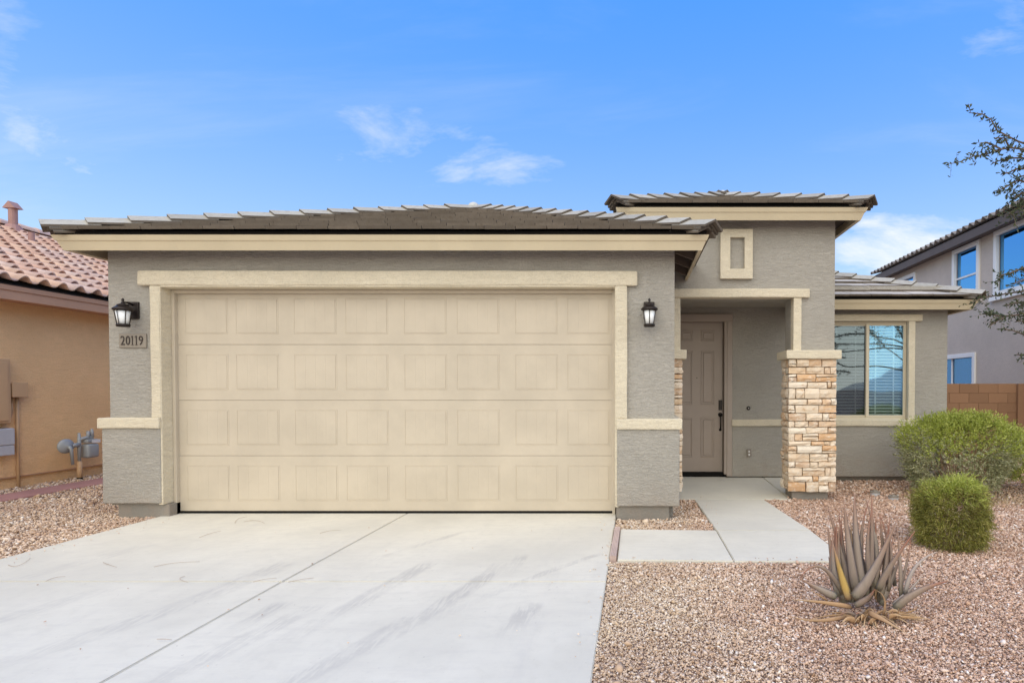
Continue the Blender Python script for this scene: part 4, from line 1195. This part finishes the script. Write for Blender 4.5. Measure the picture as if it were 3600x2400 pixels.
TWIGS=[[(0.190,-1.807),(0.314,-1.843),(0.175,-1.633)],
[(0.872,-1.746),(1.002,-1.829),(1.091,-1.864)],
[(1.372,-1.860),(1.464,-1.782),(1.620,-1.727)],
[(0.875,-2.176),(0.882,-2.118),(0.914,-2.078)],
[(1.786,-2.075),(1.807,-2.146),(1.906,-2.197)],
[(1.057,-1.019),(1.066,-0.891),(1.077,-0.773)],
[(0.993,-0.466),(0.910,-0.309),(0.909,-0.176)],
[(1.038,-0.404),(1.137,-0.373),(1.301,-0.472)],
[(2.616,-2.197),(2.681,-2.161),(2.746,-2.106)],
[(2.457,-3.093),(2.507,-3.105),(2.547,-3.102)],
[(2.086,-0.864),(2.137,-0.795),(2.223,-0.740)],
[(2.365,-2.191),(2.418,-2.155),(2.477,-2.109)],
]
AGAVE=[
 ((6.410,-2.700,0.077),(6.396,-2.675,0.222),(6.303,-2.650,0.558),0.040,'g'),
 ((6.425,-2.750,0.102),(6.395,-2.735,0.299),(6.370,-2.720,0.591),0.051,'g'),
 ((6.460,-2.750,0.102),(6.434,-2.710,0.350),(6.448,-2.670,0.615),0.057,'g'),
 ((6.333,-2.750,0.073),(6.292,-2.750,0.217),(6.302,-2.750,0.431),0.034,'g'),
 ((6.328,-2.700,0.113),(6.299,-2.700,0.230),(6.315,-2.700,0.370),0.034,'r'),
 ((6.511,-2.750,0.160),(6.475,-2.750,0.362),(6.511,-2.750,0.552),0.034,'r'),
 ((6.538,-2.700,0.113),(6.551,-2.685,0.401),(6.542,-2.670,0.615),0.043,'r'),
 ((6.495,-2.690,0.168),(6.467,-2.670,0.397),(6.539,-2.650,0.575),0.034,'r'),
 ((6.586,-2.670,0.131),(6.606,-2.635,0.387),(6.530,-2.600,0.600),0.040,'g'),
 ((6.385,-2.850,0.100),(6.455,-2.880,0.178),(6.576,-2.910,0.540),0.066,'g'),
 ((6.522,-2.830,0.137),(6.547,-2.860,0.255),(6.674,-2.890,0.464),0.048,'r'),
 ((6.678,-2.750,0.073),(6.677,-2.750,0.246),(6.646,-2.750,0.454),0.034,'g'),
 ((6.681,-2.670,0.102),(6.664,-2.650,0.332),(6.607,-2.630,0.493),0.034,'r'),
 ((6.643,-2.650,0.094),(6.621,-2.640,0.389),(6.604,-2.630,0.487),0.034,'r'),
 ((6.681,-2.720,0.091),(6.733,-2.705,0.232),(6.751,-2.690,0.367),0.028,'r'),
 ((6.691,-2.770,0.092),(6.700,-2.785,0.269),(6.839,-2.800,0.331),0.034,'l'),
 ((6.623,-2.770,0.029),(6.720,-2.770,0.104),(6.782,-2.770,0.207),0.034,'l'),
 ((6.616,-2.810,0.022),(6.729,-2.830,0.149),(6.864,-2.850,0.190),0.057,'r'),
 ((6.307,-2.790,0.083),(6.235,-2.800,0.115),(6.107,-2.810,0.192),0.046,'g'),
 ((6.345,-2.780,0.096),(6.220,-2.790,0.351),(6.110,-2.800,0.189),0.026,'r'),
 ((6.363,-2.820,0.083),(6.312,-2.835,0.218),(6.266,-2.850,0.391),0.040,'y'),
 ((6.363,-2.850,0.055),(6.183,-2.870,0.096),(6.039,-2.890,0.110),0.037,'d'),
 ((6.322,-2.870,0.013),(6.146,-2.900,-0.019),(6.000,-2.930,0.048),0.031,'d'),
 ((6.440,-2.880,0.039),(6.478,-2.955,0.042),(6.577,-3.030,-0.011),0.043,'d'),
 ((6.599,-2.870,0.013),(6.673,-2.890,0.021),(6.745,-2.910,0.018),0.020,'d'),
 ((6.377,-2.870,0.068),(6.443,-2.910,0.123),(6.442,-2.950,0.187),0.034,'r'),
 ((6.517,-2.880,0.022),(6.534,-2.915,0.147),(6.442,-2.950,0.182),0.020,'d'),
 ((6.588,-2.870,0.007),(6.601,-2.900,0.075),(6.565,-2.930,0.076),0.017,'d'),
 ((6.653,-2.850,0.027),(6.715,-2.860,0.042),(6.698,-2.870,0.091),0.013,'d'),
 ((6.255,-2.810,0.073),(6.189,-2.820,0.117),(6.140,-2.830,0.149),0.017,'d'),
 ((6.554,-2.690,0.103),(6.620,-2.670,0.279),(6.652,-2.650,0.457),0.034,'r'),
 ((6.632,-2.700,0.083),(6.677,-2.675,0.281),(6.634,-2.650,0.463),0.031,'r'),
 ((6.542,-2.650,0.094),(6.516,-2.610,0.260),(6.410,-2.570,0.491),0.034,'g'),
 ((6.430,-2.650,0.094),(6.389,-2.630,0.296),(6.386,-2.610,0.500),0.031,'r'),
]
BRANCHES=[
 ([(9.073,-0.600,3.694),(8.871,-0.600,3.806),(8.766,-0.600,3.806),(8.653,-0.600,3.901),(8.563,-0.600,3.981),(8.482,-0.600,4.045),(8.402,-0.600,4.085),(8.341,-0.600,4.140)],1.0),
 ([(9.074,-0.600,3.646),(8.872,-0.600,3.710),(8.759,-0.600,3.718),(8.631,-0.600,3.694),(8.519,-0.600,3.658),(8.390,-0.600,3.630),(8.294,-0.600,3.598),(8.186,-0.600,3.566)],1.3),
 ([(9.148,-0.500,3.615),(8.942,-0.500,3.655),(8.828,-0.500,3.655),(8.729,-0.500,3.647),(8.668,-0.500,3.615)],1.0),
 ([(8.793,-0.550,3.739),(8.727,-0.550,3.828),(8.662,-0.550,3.828),(8.621,-0.550,3.820)],1.0),
 ([(8.654,-0.650,3.704),(8.550,-0.650,3.728),(8.486,-0.650,3.744),(8.435,-0.650,3.736)],1.0),
 ([(9.148,-0.500,3.574),(8.984,-0.500,3.558),(8.886,-0.500,3.549),(8.805,-0.500,3.509),(8.731,-0.500,3.492)],1.0),
 ([(9.223,-0.400,3.406),(9.014,-0.400,3.497),(8.931,-0.400,3.448),(8.848,-0.400,3.406),(8.790,-0.400,3.365)],1.2),
 ([(9.222,-0.400,3.489),(9.055,-0.400,3.531),(8.997,-0.400,3.514)],1.2),
 ([(9.297,-0.300,3.358),(9.127,-0.300,3.400),(9.042,-0.300,3.349),(8.958,-0.300,3.273)],2.2),
 ([(9.299,-0.300,3.231),(9.129,-0.300,3.257),(9.052,-0.300,3.231),(9.002,-0.300,3.147)],2.2),
 ([(9.371,-0.200,3.350),(9.241,-0.200,3.350),(9.155,-0.200,3.324)],2.5),
 ([(9.370,-0.300,2.668),(9.132,-0.300,2.613),(9.030,-0.300,2.574),(8.912,-0.300,2.541),(8.861,-0.300,2.464)],1.3),
 ([(9.372,-0.300,2.498),(9.134,-0.300,2.490),(9.049,-0.300,2.456)],1.3),
 ([(9.818,0.300,2.458),(9.555,0.300,2.476),(9.395,0.300,2.458),(9.255,0.300,2.430),(9.123,0.300,2.411),(9.011,0.300,2.373),(8.936,0.300,2.326)],1.1),
 ([(9.597,0.000,2.299),(9.346,0.000,2.299),(9.239,0.000,2.290),(9.159,0.000,2.272)],1.2),
 ([(9.525,-0.100,2.142),(9.278,-0.100,2.169),(9.155,-0.100,2.142),(9.040,-0.100,2.142),(8.952,-0.100,2.151),(8.864,-0.100,2.169)],1.5),
 ([(9.084,-0.100,2.125),(8.997,-0.100,2.098),(8.927,-0.100,2.037)],1.4),
 ([(9.527,-0.100,2.010),(9.279,-0.100,2.072),(9.173,-0.100,2.081)],1.2),
 ([(9.529,-0.100,1.834),(9.281,-0.100,1.931),(9.174,-0.100,1.984),(9.050,-0.100,2.010)],1.0),
 ([(9.605,0.000,1.708),(9.353,0.000,1.726),(9.281,0.000,1.730)],1.0),
]

# ================================================================== PLANTS
def leafquad(V, F, p, d, s, w, l):
    """one four-cornered leaf from p along d, side s"""
    o = len(V)
    V += [p, p + d * l * .45 + s * w * .5, p + d * l, p + d * l * .45 - s * w * .5]
    F.append((o, o + 1, o + 2, o + 3))
def rvec(rr):
    while True:
        v = Vector((rr.uniform(-1, 1), rr.uniform(-1, 1), rr.uniform(-1, 1)))
        if .05 < v.length < 1: return v.normalized()
def mk_np(name, V, F, mat, parent):
    return mk(name, V, F, mat, parent)
def shrub(name, c, rx, ry, h, label, group, seed, n, mats, leaf=(.030, .011), sprig=.13, box_=2.0, droop=0.0, shell=.55, zlow=.10, lit_new_at=.62, stems=22, up=.5, stem_mat='twig', nleaf=(6, 9), lump=.2, spread=.75):
    rr = random.Random(seed)
    g = gz(c[0], c[1]); base = Vector((c[0], c[1], g - .02))
    T = empty(name, base, label, 'shrub', group)
    A, AF, B, BF, SVt, SFt = [], [], [], [], [], []
    lumps = [(rvec(rr), rr.uniform(.07, lump)) for _ in range(22)]
    for k in range(n):
        d = rvec(rr)
        if d.z < -.75: d.z = -d.z
        r = 1.0
        for ld, la in lumps: r += la * max(0, d.dot(ld) - .72) * 2.4 - .012
        q = (abs(d.x) ** box_ + abs(d.y) ** box_ + abs(d.z) ** box_) ** (-1 / box_)
        rad = q * r * (shell + (1 - shell) * rr.random() ** .45)
        p = Vector((c[0] + d.x * rx * rad, c[1] + d.y * ry * rad, g + h * (.5 + zlow / 2) + d.z * h * (.5 - zlow / 2) * rad))
        if p.z < g + .02: continue
        out = Vector((d.x, d.y, d.z * .8 + up)) + rvec(rr) * .55
        out.z -= droop * rr.random(); out.normalize()
        lit_new = (d.z * rad + rr.uniform(-.28, .28)) > lit_new_at  # upper leaves go lime: light from above put into colour, partly new growth
        V, F = (B, BF) if lit_new else (A, AF)
        L = sprig * rr.uniform(.6, 1.25)
        s0 = out.cross(rvec(rr)).normalized()
        nl = rr.randint(*nleaf)
        for j in range(nl):
            t = j / nl
            dd = (out * .75 + rvec(rr) * spread).normalized(); ss = dd.cross(rvec(rr)).normalized()
            leafquad(V, F, p + out * L * t, dd, ss, leaf[1] * rr.uniform(.7, 1.3), leaf[0] * rr.uniform(.7, 1.4))
        if k % 5 == 0:
            o = len(SVt); w = s0 * .0022
            SVt += [p - out * L * .9 - w, p - out * L * .9 + w, p + out * L * .8]; SFt.append((o, o + 1, o + 2))
    for k in range(stems):
        a = rr.uniform(0, 2 * math.pi); e = Vector((c[0] + math.cos(a) * rx * rr.uniform(.3, .85), c[1] + math.sin(a) * ry * rr.uniform(.3, .85), g + h * rr.uniform(.25, .8)))
        b = base + Vector((math.cos(a) * .08, math.sin(a) * .08, 0)); m = (b + e) / 2 + Vector((rr.uniform(-.06, .06), rr.uniform(-.06, .06), -.05))
        add_vf(SVt, SFt, tube([b, m, e], [.011, .007, .003], 4, False))
    mk('crown', A, AF, M[mats[0]], T)
    if B: mk('lit_new_growth', B, BF, M[mats[1]], T)
    mk('stems', SVt, SFt, M[stem_mat], T)
    return T
shrub('desert_shrub', (9.56, 1.55, 0), .66, .58, 1.06, 'large rounded sage green shrub under the front window', 'front yard shrubs', 21, 3700, ('sage', 'lime'), (.034, .012), .17, 2.2, zlow=.0, lit_new_at=.22, shell=.78, stems=60, nleaf=(9, 14), lump=.36)
shrub('desert_shrub', (7.875, -1.18, 0), .262, .24, .55, 'small box-shaped olive green shrub in the gravel', 'front yard shrubs', 22, 4000, ('olive', 'lime'), (.042, .0050), .10, 2.45, .8, zlow=.0, lit_new_at=.66, stems=12, up=.15, shell=.72, spread=.75, lump=.36)
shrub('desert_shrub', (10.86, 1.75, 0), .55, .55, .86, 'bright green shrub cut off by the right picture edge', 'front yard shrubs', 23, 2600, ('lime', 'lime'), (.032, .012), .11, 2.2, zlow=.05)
# dry grass at the foot of the large shrub
rr = random.Random(31)
V, F = [], []
for k in range(620):
    a = rr.uniform(0, 6.283); r = rr.uniform(.35, 1.0)
    p = Vector((9.42 + math.cos(a) * .92 * r, 1.12 + math.sin(a) * .5 * r, 0)); p.z = gz(p.x, p.y) - .005
    d = Vector((rr.uniform(-.8, .8), rr.uniform(-.9, .3), rr.uniform(.15, .9))).normalized(); s = d.cross(rvec(rr)).normalized()
    leafquad(V, F, p, d, s, .004, rr.uniform(.06, .20))
tuft = mk('dry_grass', V, F, M['straw']); tuft['kind'] = 'stuff'; tuft['label'] = 'dry straw grass at the foot of the large shrub'; tuft['category'] = 'grass'

def agave_leaf(parent, b, c, t, w, kind, centre, rr):
    b, c, t = Vector(b), Vector(c), Vector(t)
    n = 12; vs, fs, al = [], [], []
    rad = Vector((b.x - centre.x, b.y - centre.y - .03, 0)) + Vector(((t.x - b.x) * .8, (t.y - b.y) * .8 - .02, 0))
    if rad.length < .01: rad = Vector((0, -1, 0))
    rad.normalize()
    rad = (rad * .55 + Vector((0, -1, .1))).normalized()
    flat = kind == 'd'
    for i in range(n + 1):
        s = i / n
        p = b * (1 - s) ** 2 + c * 2 * s * (1 - s) + t * s * s
        tg = (b * -2 * (1 - s) + c * 2 * (1 - 2 * s) + t * 2 * s).normalized()
        side = tg.cross(rad)
        if side.length < .1: side = tg.cross(Vector((0, 0, 1)))
        side.normalize(); nn = side.cross(tg).normalized()
        if nn.dot(rad) < 0: nn = -nn
        hwid = w * .5 * (1.0 - .25 * math.exp(-((s - .0) / .12) ** 2)) * max(.02, 1 - s) ** (.80 if not flat else 1.0)
        th = hwid * (.16 if flat else .30)
        cv = hwid * (.2 if flat else .55)
        ring = [(-1, 0), (-.55, .55), (0, .75), (.55, .55), (1, 0), (.5, -.0), (0, -.22), (-.5, -.0)]
        for (a, q) in ring:
            q2 = q * th if q > 0 else q * cv
            tw = rr.uniform(-.0006, .0006)
            vs.append(p + side * (a * hwid + tw) + nn * (q2 - abs(a) * (-cv) * .0 - (abs(a) ** 2) * cv * .8))
            al.append(s)
    for i in range(n):
        for k in range(8):
            k2 = (k + 1) % 8
            fs.append((i * 8 + k, i * 8 + k2, (i + 1) * 8 + k2, (i + 1) * 8 + k))
    fs.append(tuple(range(7, -1, -1))); fs.append(tuple(n * 8 + k for k in range(8)))
    me = mesh('leaf', vs, fs, M['ag_' + kind], smooth=True)
    at = me.attributes.new('along', 'FLOAT', 'POINT'); at.data.foreach_set('value', al)
    return link('leaf', me, parent)
AG = empty('agave', (6.47, -2.78, -.035), 'grey and rust coloured spiky agave with dead leaves in the gravel', 'agave')
ctr = Vector((6.48, -2.76, 0)); rr = random.Random(4)
def _big(q): return tuple(o + (v - o) * 1.13 for v, o in zip(q, (6.47, -2.80, -.03)))
AGAVE = [(_big(b), _big(c), _big(t), w, k) for (b, c, t, w, k) in AGAVE]
for (b, c, t, w, k) in AGAVE: agave_leaf(AG, b, c, t, w * (1.0 if k == 'd' else 1.45), k, ctr, rr)
for k in range(32):
    a = rr.uniform(-.3, math.pi + .3)
    b = Vector((6.49 + math.cos(a) * .12, -2.68 + math.sin(a) * .05, rr.uniform(.0, .06))); hgt = rr.uniform(.26, .54)
    t = b + Vector((math.cos(a) * rr.uniform(.02, .14), math.sin(a) * rr.uniform(.0, .10), hgt)); c = (b + t) / 2 + Vector((math.cos(a) * .03, .02, 0))
    agave_leaf(AG, b, c, t, rr.uniform(.042, .066), rr.choice('grrd'), ctr, rr)
for k in range(26):     # collapsed dead leaf bases heaped in front
    b = Vector((6.46 + rr.uniform(-.13, .17), -2.86 + rr.uniform(-.05, .06), rr.uniform(-.03, .01))); a = rr.uniform(0, 6.283)
    t = b + Vector((math.cos(a) * rr.uniform(.06, .14), -abs(math.sin(a)) * rr.uniform(.02, .10), rr.uniform(-.01, .07)))
    agave_leaf(AG, b, (b + t) / 2 + Vector((0, 0, rr.uniform(.02, .07))), t, rr.uniform(.025, .055), rr.choice('ddr'), ctr, rr)
for k in range(24):
    a = rr.uniform(math.pi * .9, math.pi * 2.1)
    b = Vector((6.46 + math.cos(a) * .08, -2.82 + math.sin(a) * .04, .0)); t = b + Vector((math.cos(a) * rr.uniform(.12, .28), math.sin(a) * rr.uniform(.05, .14), rr.uniform(-.03, .02)))
    t.z = max(t.z, -.025)
    agave_leaf(AG, b, (b + t) / 2 + Vector((0, 0, rr.uniform(.0, .05))), t, rr.uniform(.012, .03), 'd', ctr, rr)

TR = empty('tree', (11.3, -.4, -.05), 'small-leaved tree reaching in from the right picture edge', 'tree')
rr = random.Random(8)
v, f = tube([(11.3, -.4, -.15), (11.32, -.42, .6), (11.22, -.38, 1.3), (11.2, -.40, 2.1), (11.0, -.36, 3.0)], [.10, .085, .075, .06, .04], 10); mk('trunk', v, f, M['bark'], TR, True)
LV, LF, BV, BF2 = [], [], [], []
def dress(pts, dens):
    pts = [Vector(p) for p in pts]
    for i in range(len(pts)): pts[i] = pts[i] + Vector((0, rr.uniform(-.04, .04), 0))
    n = len(pts)
    add_vf(BV, BF2, tube(pts, [.009 * (1 - i / n) + .0022 for i in range(n)], 4, False))
    for i in range(n - 1):
        a, b = pts[i], pts[i + 1]; L = (b - a).length; d = (b - a).normalized()
        for k in range(int(L / .0125 * dens)):
            p = a + d * L * rr.random() + rvec(rr) * .006 * dens
            if rr.random() < .22 * dens:
                tw = (d * .4 + rvec(rr)).normalized(); e = p + tw * rr.uniform(.04, .11) * dens
                add_vf(BV, BF2, tube([p, e], [.002, .0012], 3, False)); m = 5
            else: tw, e, m = None, p, 1
            for q in range(m):
                o = p if tw is None else p + (e - p) * ((q + 1) / m)
                dd = (d * .45 + rvec(rr)).normalized(); ss = dd.cross(Vector((rr.uniform(-.4, .4), -1, rr.uniform(-.4, .4)))).normalized()
                leafquad(LV, LF, o, dd, ss, rr.uniform(.013, .021), rr.uniform(.032, .058))
hub = [Vector((11.0, -.36, 3.0)), Vector((11.2, -.40, 2.2)), Vector((11.21, -.39, 1.7))]
for pts, dn in BRANCHES:
    dress(pts, dn)
    s = Vector(pts[0]); hb = min(hub, key=lambda q: abs(q.z - s.z))
    if len(pts) > 3 and s.x > 9.0: add_vf(BV, BF2, tube([hb, (hb + s) / 2 + Vector((0, 0, .06)), s], [.022, .015, .010], 5, False))
for k in range(34):
    d = rvec(rr); d.z = abs(d.z) * 1.1 - .3
    e = Vector((11.3, -.5, 3.2)) + Vector((d.x * 1.25, d.y * 1.2, d.z * 1.7))
    if e.x < 5.073 + .702 * (e.y + 6.106) + .35: continue
    h0 = rr.choice(hub); m = (h0 + e) / 2 + rvec(rr) * .12
    add_vf(BV, BF2, tube([h0, m], [.018, .010], 4, False)); dress([m, m + (e - m) * .5 + rvec(rr) * .06, e], 2.2)
mk('crown', LV, LF, M['treeleaf'], TR); mk('branches', BV, BF2, M['bark'], TR)

# ================================================================== SMALL THINGS ON THE GROUND
PLACES = ['by the left driveway edge', 'on the left driveway slab', 'longest of the pale left slab', 'touching the cross joint far left', 'curled like a hook near the cross joint', 'straight, near the garage door',
          'bent, nearest the garage door', 'arched beside the garage door', 'right of the crossing of the driveway joints', 'touching the centre joint nearest the camera', 'by the centre joint near the garage', 'left of the crossing of the driveway joints']
for k, t in enumerate(TWIGS):
    (x0, y0), (x1, y1), (x2, y2) = t; pts = []
    for i in range(9):
        s = i / 8
        px = x0 * (1 - s) ** 2 + (2 * x1 - .5 * (x0 + x2)) * 2 * s * (1 - s) + x2 * s * s
        py = y0 * (1 - s) ** 2 + (2 * y1 - .5 * (y0 + y2)) * 2 * s * (1 - s) + y2 * s * s
        pts.append((px, py, DZ + .004 + .006 * math.sin(s * 3.1)))
    v, f = tube(pts, [0.0014 * (1 - .6 * abs(i / 8 - .3)) for i in range(9)], 5)
    tag(mk('dry_stem', v, f, M['twig'], None, True), 'thin dry brown stem on the driveway, ' + PLACES[k], 'stem', 'dry stems on the driveway')
for k, (x, y, l) in enumerate(((8.40, 1.55, 'grey clean-out cap in the gravel nearest the wing wall'), (8.50, 1.22, 'grey clean-out cap in the gravel beside the large shrub'))):
    E_ = empty('cleanout_cap', (x, y, gz(x, y)), l, 'pipe cap', 'clean-out caps by the wing wall')
    v, f = lathe([(.062, -.05), (.062, .035), (.058, .04)], (x, y, gz(x, y)), seg=14); mk('pipe_end', v, f, M['greypaint'], E_)
    v, f = lathe([(.068, .036), (.068, .052), (.03, .055), (.028, .068), (.001, .068)], (x, y, gz(x, y)), seg=14); mk('screw_cap', v, f, M['plaque'], E_)

# ================================================================== GRAVEL
rng = np.random.default_rng(12)
def in_slabs(x, y):
    m = np.zeros(x.shape, bool)
    def rect(a, b, c, d): return (x > a) & (x < b) & (y > c) & (y < d)
    m |= rect(-.05, 4.872, -12, .2); m |= rect(4.86, 5.87, -1.70, -.70); m |= rect(5.855, 6.79, -1.71, 1.2)
    m |= rect(5.3, 7.12, 1.19, 3.0); m |= rect(7.05, 7.71, 1.5, 3.0); m |= rect(-.5, .06, -.14, 3); m |= rect(4.87, 5.45, -.15, 3)
    m |= rect(-3.22, -2.66, -4, 9); m |= rect(6.9, 10.0, 2.76, 11); m |= rect(-.6, 5.5, .0, 11); m |= rect(7.16, 7.62, 1.21, 1.5)
    return m
def convex_stone(r):
    pts = np.array([(1, 0, 0), (-1, 0, 0), (0, 1, 0), (0, -1, 0), (0, 0, 1), (0, 0, -1)], float)
    q = r.uniform(.75, 1.2, (6, 1)) * pts + r.uniform(-.28, .28, (6, 3))
    top = np.array([(.55, .55, .62), (-.55, -.5, .66)]) + r.uniform(-.15, .15, (2, 3))
    V = np.vstack([q, top])
    bm = bmesh.new()
    for v in V: bm.verts.new(v)
    res = bmesh.ops.convex_hull(bm, input=bm.verts[:])
    bmesh.ops.triangulate(bm, faces=bm.faces[:])
    bm.verts.ensure_lookup_table()
    keep = [v for v in bm.verts if v.link_faces]
    idx = {v: i for i, v in enumerate(keep)}
    out = np.array([v.co[:] for v in keep]), np.array([[idx[v] for v in f.verts] for f in bm.faces])
    bm.free(); return out
protos = [convex_stone(rng) for _ in range(10)]
def scatter(areas):
    VV, FF = [], []; base = 0
    for (x0, x1, y0, y1, dens, size, cond) in areas:
        n = int((x1 - x0) * (y1 - y0) * dens)
        x = rng.uniform(x0, x1, n); y = rng.uniform(y0, y1, n)
        k = ~in_slabs(x, y)
        if cond is not None: k &= cond(x, y)
        x, y = x[k], y[k]; n = len(x)
        t = np.clip((y + 1.0) / 2.2, 0, 1)
        z = np.where(x < 2.4, -.035, -.035 - .078 * t * t * (3 - 2 * t))
        s = size * np.exp(rng.normal(0, .36, n)) * .5
        which = rng.integers(0, len(protos), n)
        for pi, (pv, pf) in enumerate(protos):
            sel = which == pi; m = int(sel.sum())
            if not m: continue
            a = rng.uniform(0, 2 * np.pi, m); b = rng.normal(0, .45, m); c = rng.normal(0, .45, m)
            ca, sa, cb, sb, cc, sc = np.cos(a), np.sin(a), np.cos(b), np.sin(b), np.cos(c), np.sin(c)
            sc3 = np.stack([s[sel] * rng.uniform(.9, 1.35, m), s[sel] * rng.uniform(.7, 1.05, m), s[sel] * rng.uniform(.45, .8, m)], 1)
            P = pv[None] * sc3[:, None, :]
            y1_ = P[..., 1] * cb[:, None] - P[..., 2] * sb[:, None]; z1_ = P[..., 1] * sb[:, None] + P[..., 2] * cb[:, None]
            x2 = P[..., 0] * cc[:, None] + z1_ * sc[:, None]; z2 = -P[..., 0] * sc[:, None] + z1_ * cc[:, None]
            x3 = x2 * ca[:, None] - y1_ * sa[:, None]; y3 = x2 * sa[:, None] + y1_ * ca[:, None]
            lift = rng.uniform(-.35, .75, m) * s[sel]
            Q = np.stack([x3 + x[sel][:, None], y3 + y[sel][:, None], z2 + (z[sel] + lift)[:, None]], -1)
            VV.append(Q.reshape(-1, 3))
            FF.append((pf[None] + (np.arange(m) * len(pv))[:, None, None]).reshape(-1, 3) + base)
            base += m * len(pv)
    V = np.vstack(VV).astype(np.float32); F = np.vstack(FF).astype(np.int32)
    me = bpy.data.meshes.new('gravel')
    me.vertices.add(len(V)); me.vertices.foreach_set('co', V.ravel())
    me.loops.add(F.size); me.loops.foreach_set('vertex_index', F.ravel())
    me.polygons.add(len(F)); me.polygons.foreach_set('loop_start', np.arange(0, F.size, 3, dtype=np.int32))
    me.update(calc_edges=True); me.materials.append(M['gravel'])
    return me
SPV, SPF = [], []
edge = lambda m: (lambda x, y: x < 5.073 + .702 * (y + 6.106) + m)
ledge = lambda x, y: x > 5.073 - 1.145 * (y + 6.106) - .8
AREAS = [(4.86, 8.3, -3.75, -2.2, 12500, .0112, edge(.35)), (4.86, 9.4, -2.2, -.6, 8600, .0132, edge(.4)), (4.86, 10.6, -.6, 1.2, 3600, .018, edge(.4)),
         (5.4, 12.2, 1.2, 3.0, 1900, .022, edge(.4)), (10.0, 13.5, 2.8, 5.5, 500, .035, edge(.3)),
         (-2.8, -.03, -2.2, .6, 4200, .0165, ledge), (-4, -.4, .6, 4.5, 1700, .023, ledge), (-4, -.5, 4.5, 9.0, 400, .04, None)]
gv = link('gravel', scatter(AREAS))
for (x0, x1, y0, y1, n) in ((4.70, 4.868, -3.7, -.1, 46), (4.94, 6.75, -1.70, -1.62, 16), (5.88, 6.0, -.7, 1.1, 14), (-.04, .25, -3.2, -.2, 40), (.3, 4.5, -3.4, -.3, 26)):
    for _ in range(n):
        pv, pf = protos[rng.integers(0, len(protos))]
        sc_ = rng.uniform(.003, .007); a = rng.uniform(0, 6.28)
        q = pv * (sc_ * 1.2, sc_, sc_ * .7); q = np.stack([q[:, 0] * np.cos(a) - q[:, 1] * np.sin(a), q[:, 0] * np.sin(a) + q[:, 1] * np.cos(a), q[:, 2]], 1)
        xx = x0 + (x1 - x0) * (1 - rng.random() ** 2) if x0 > 4.5 and x1 < 4.9 else rng.uniform(x0, x1)
        q = q + (xx, rng.uniform(y0, y1), 0); q[:, 2] += DZ + .003 - q[:, 2].min()
        SPV.append(q); SPF.append(pf)
_v, _f = [], []
for q, pf in zip(SPV, SPF): add_vf(_v, _f, ([tuple(v) for v in q], [tuple(int(i) for i in f) for f in pf]))
lg = mk('loose_gravel', _v, _f, M['gravel']); lg['kind'] = 'stuff'; lg['label'] = 'loose gravel chips kicked on to the concrete'; lg['category'] = 'gravel'
gv['kind'] = 'stuff'; gv['label'] = 'pink and tan crushed gravel covering the yard'; gv['category'] = 'gravel'
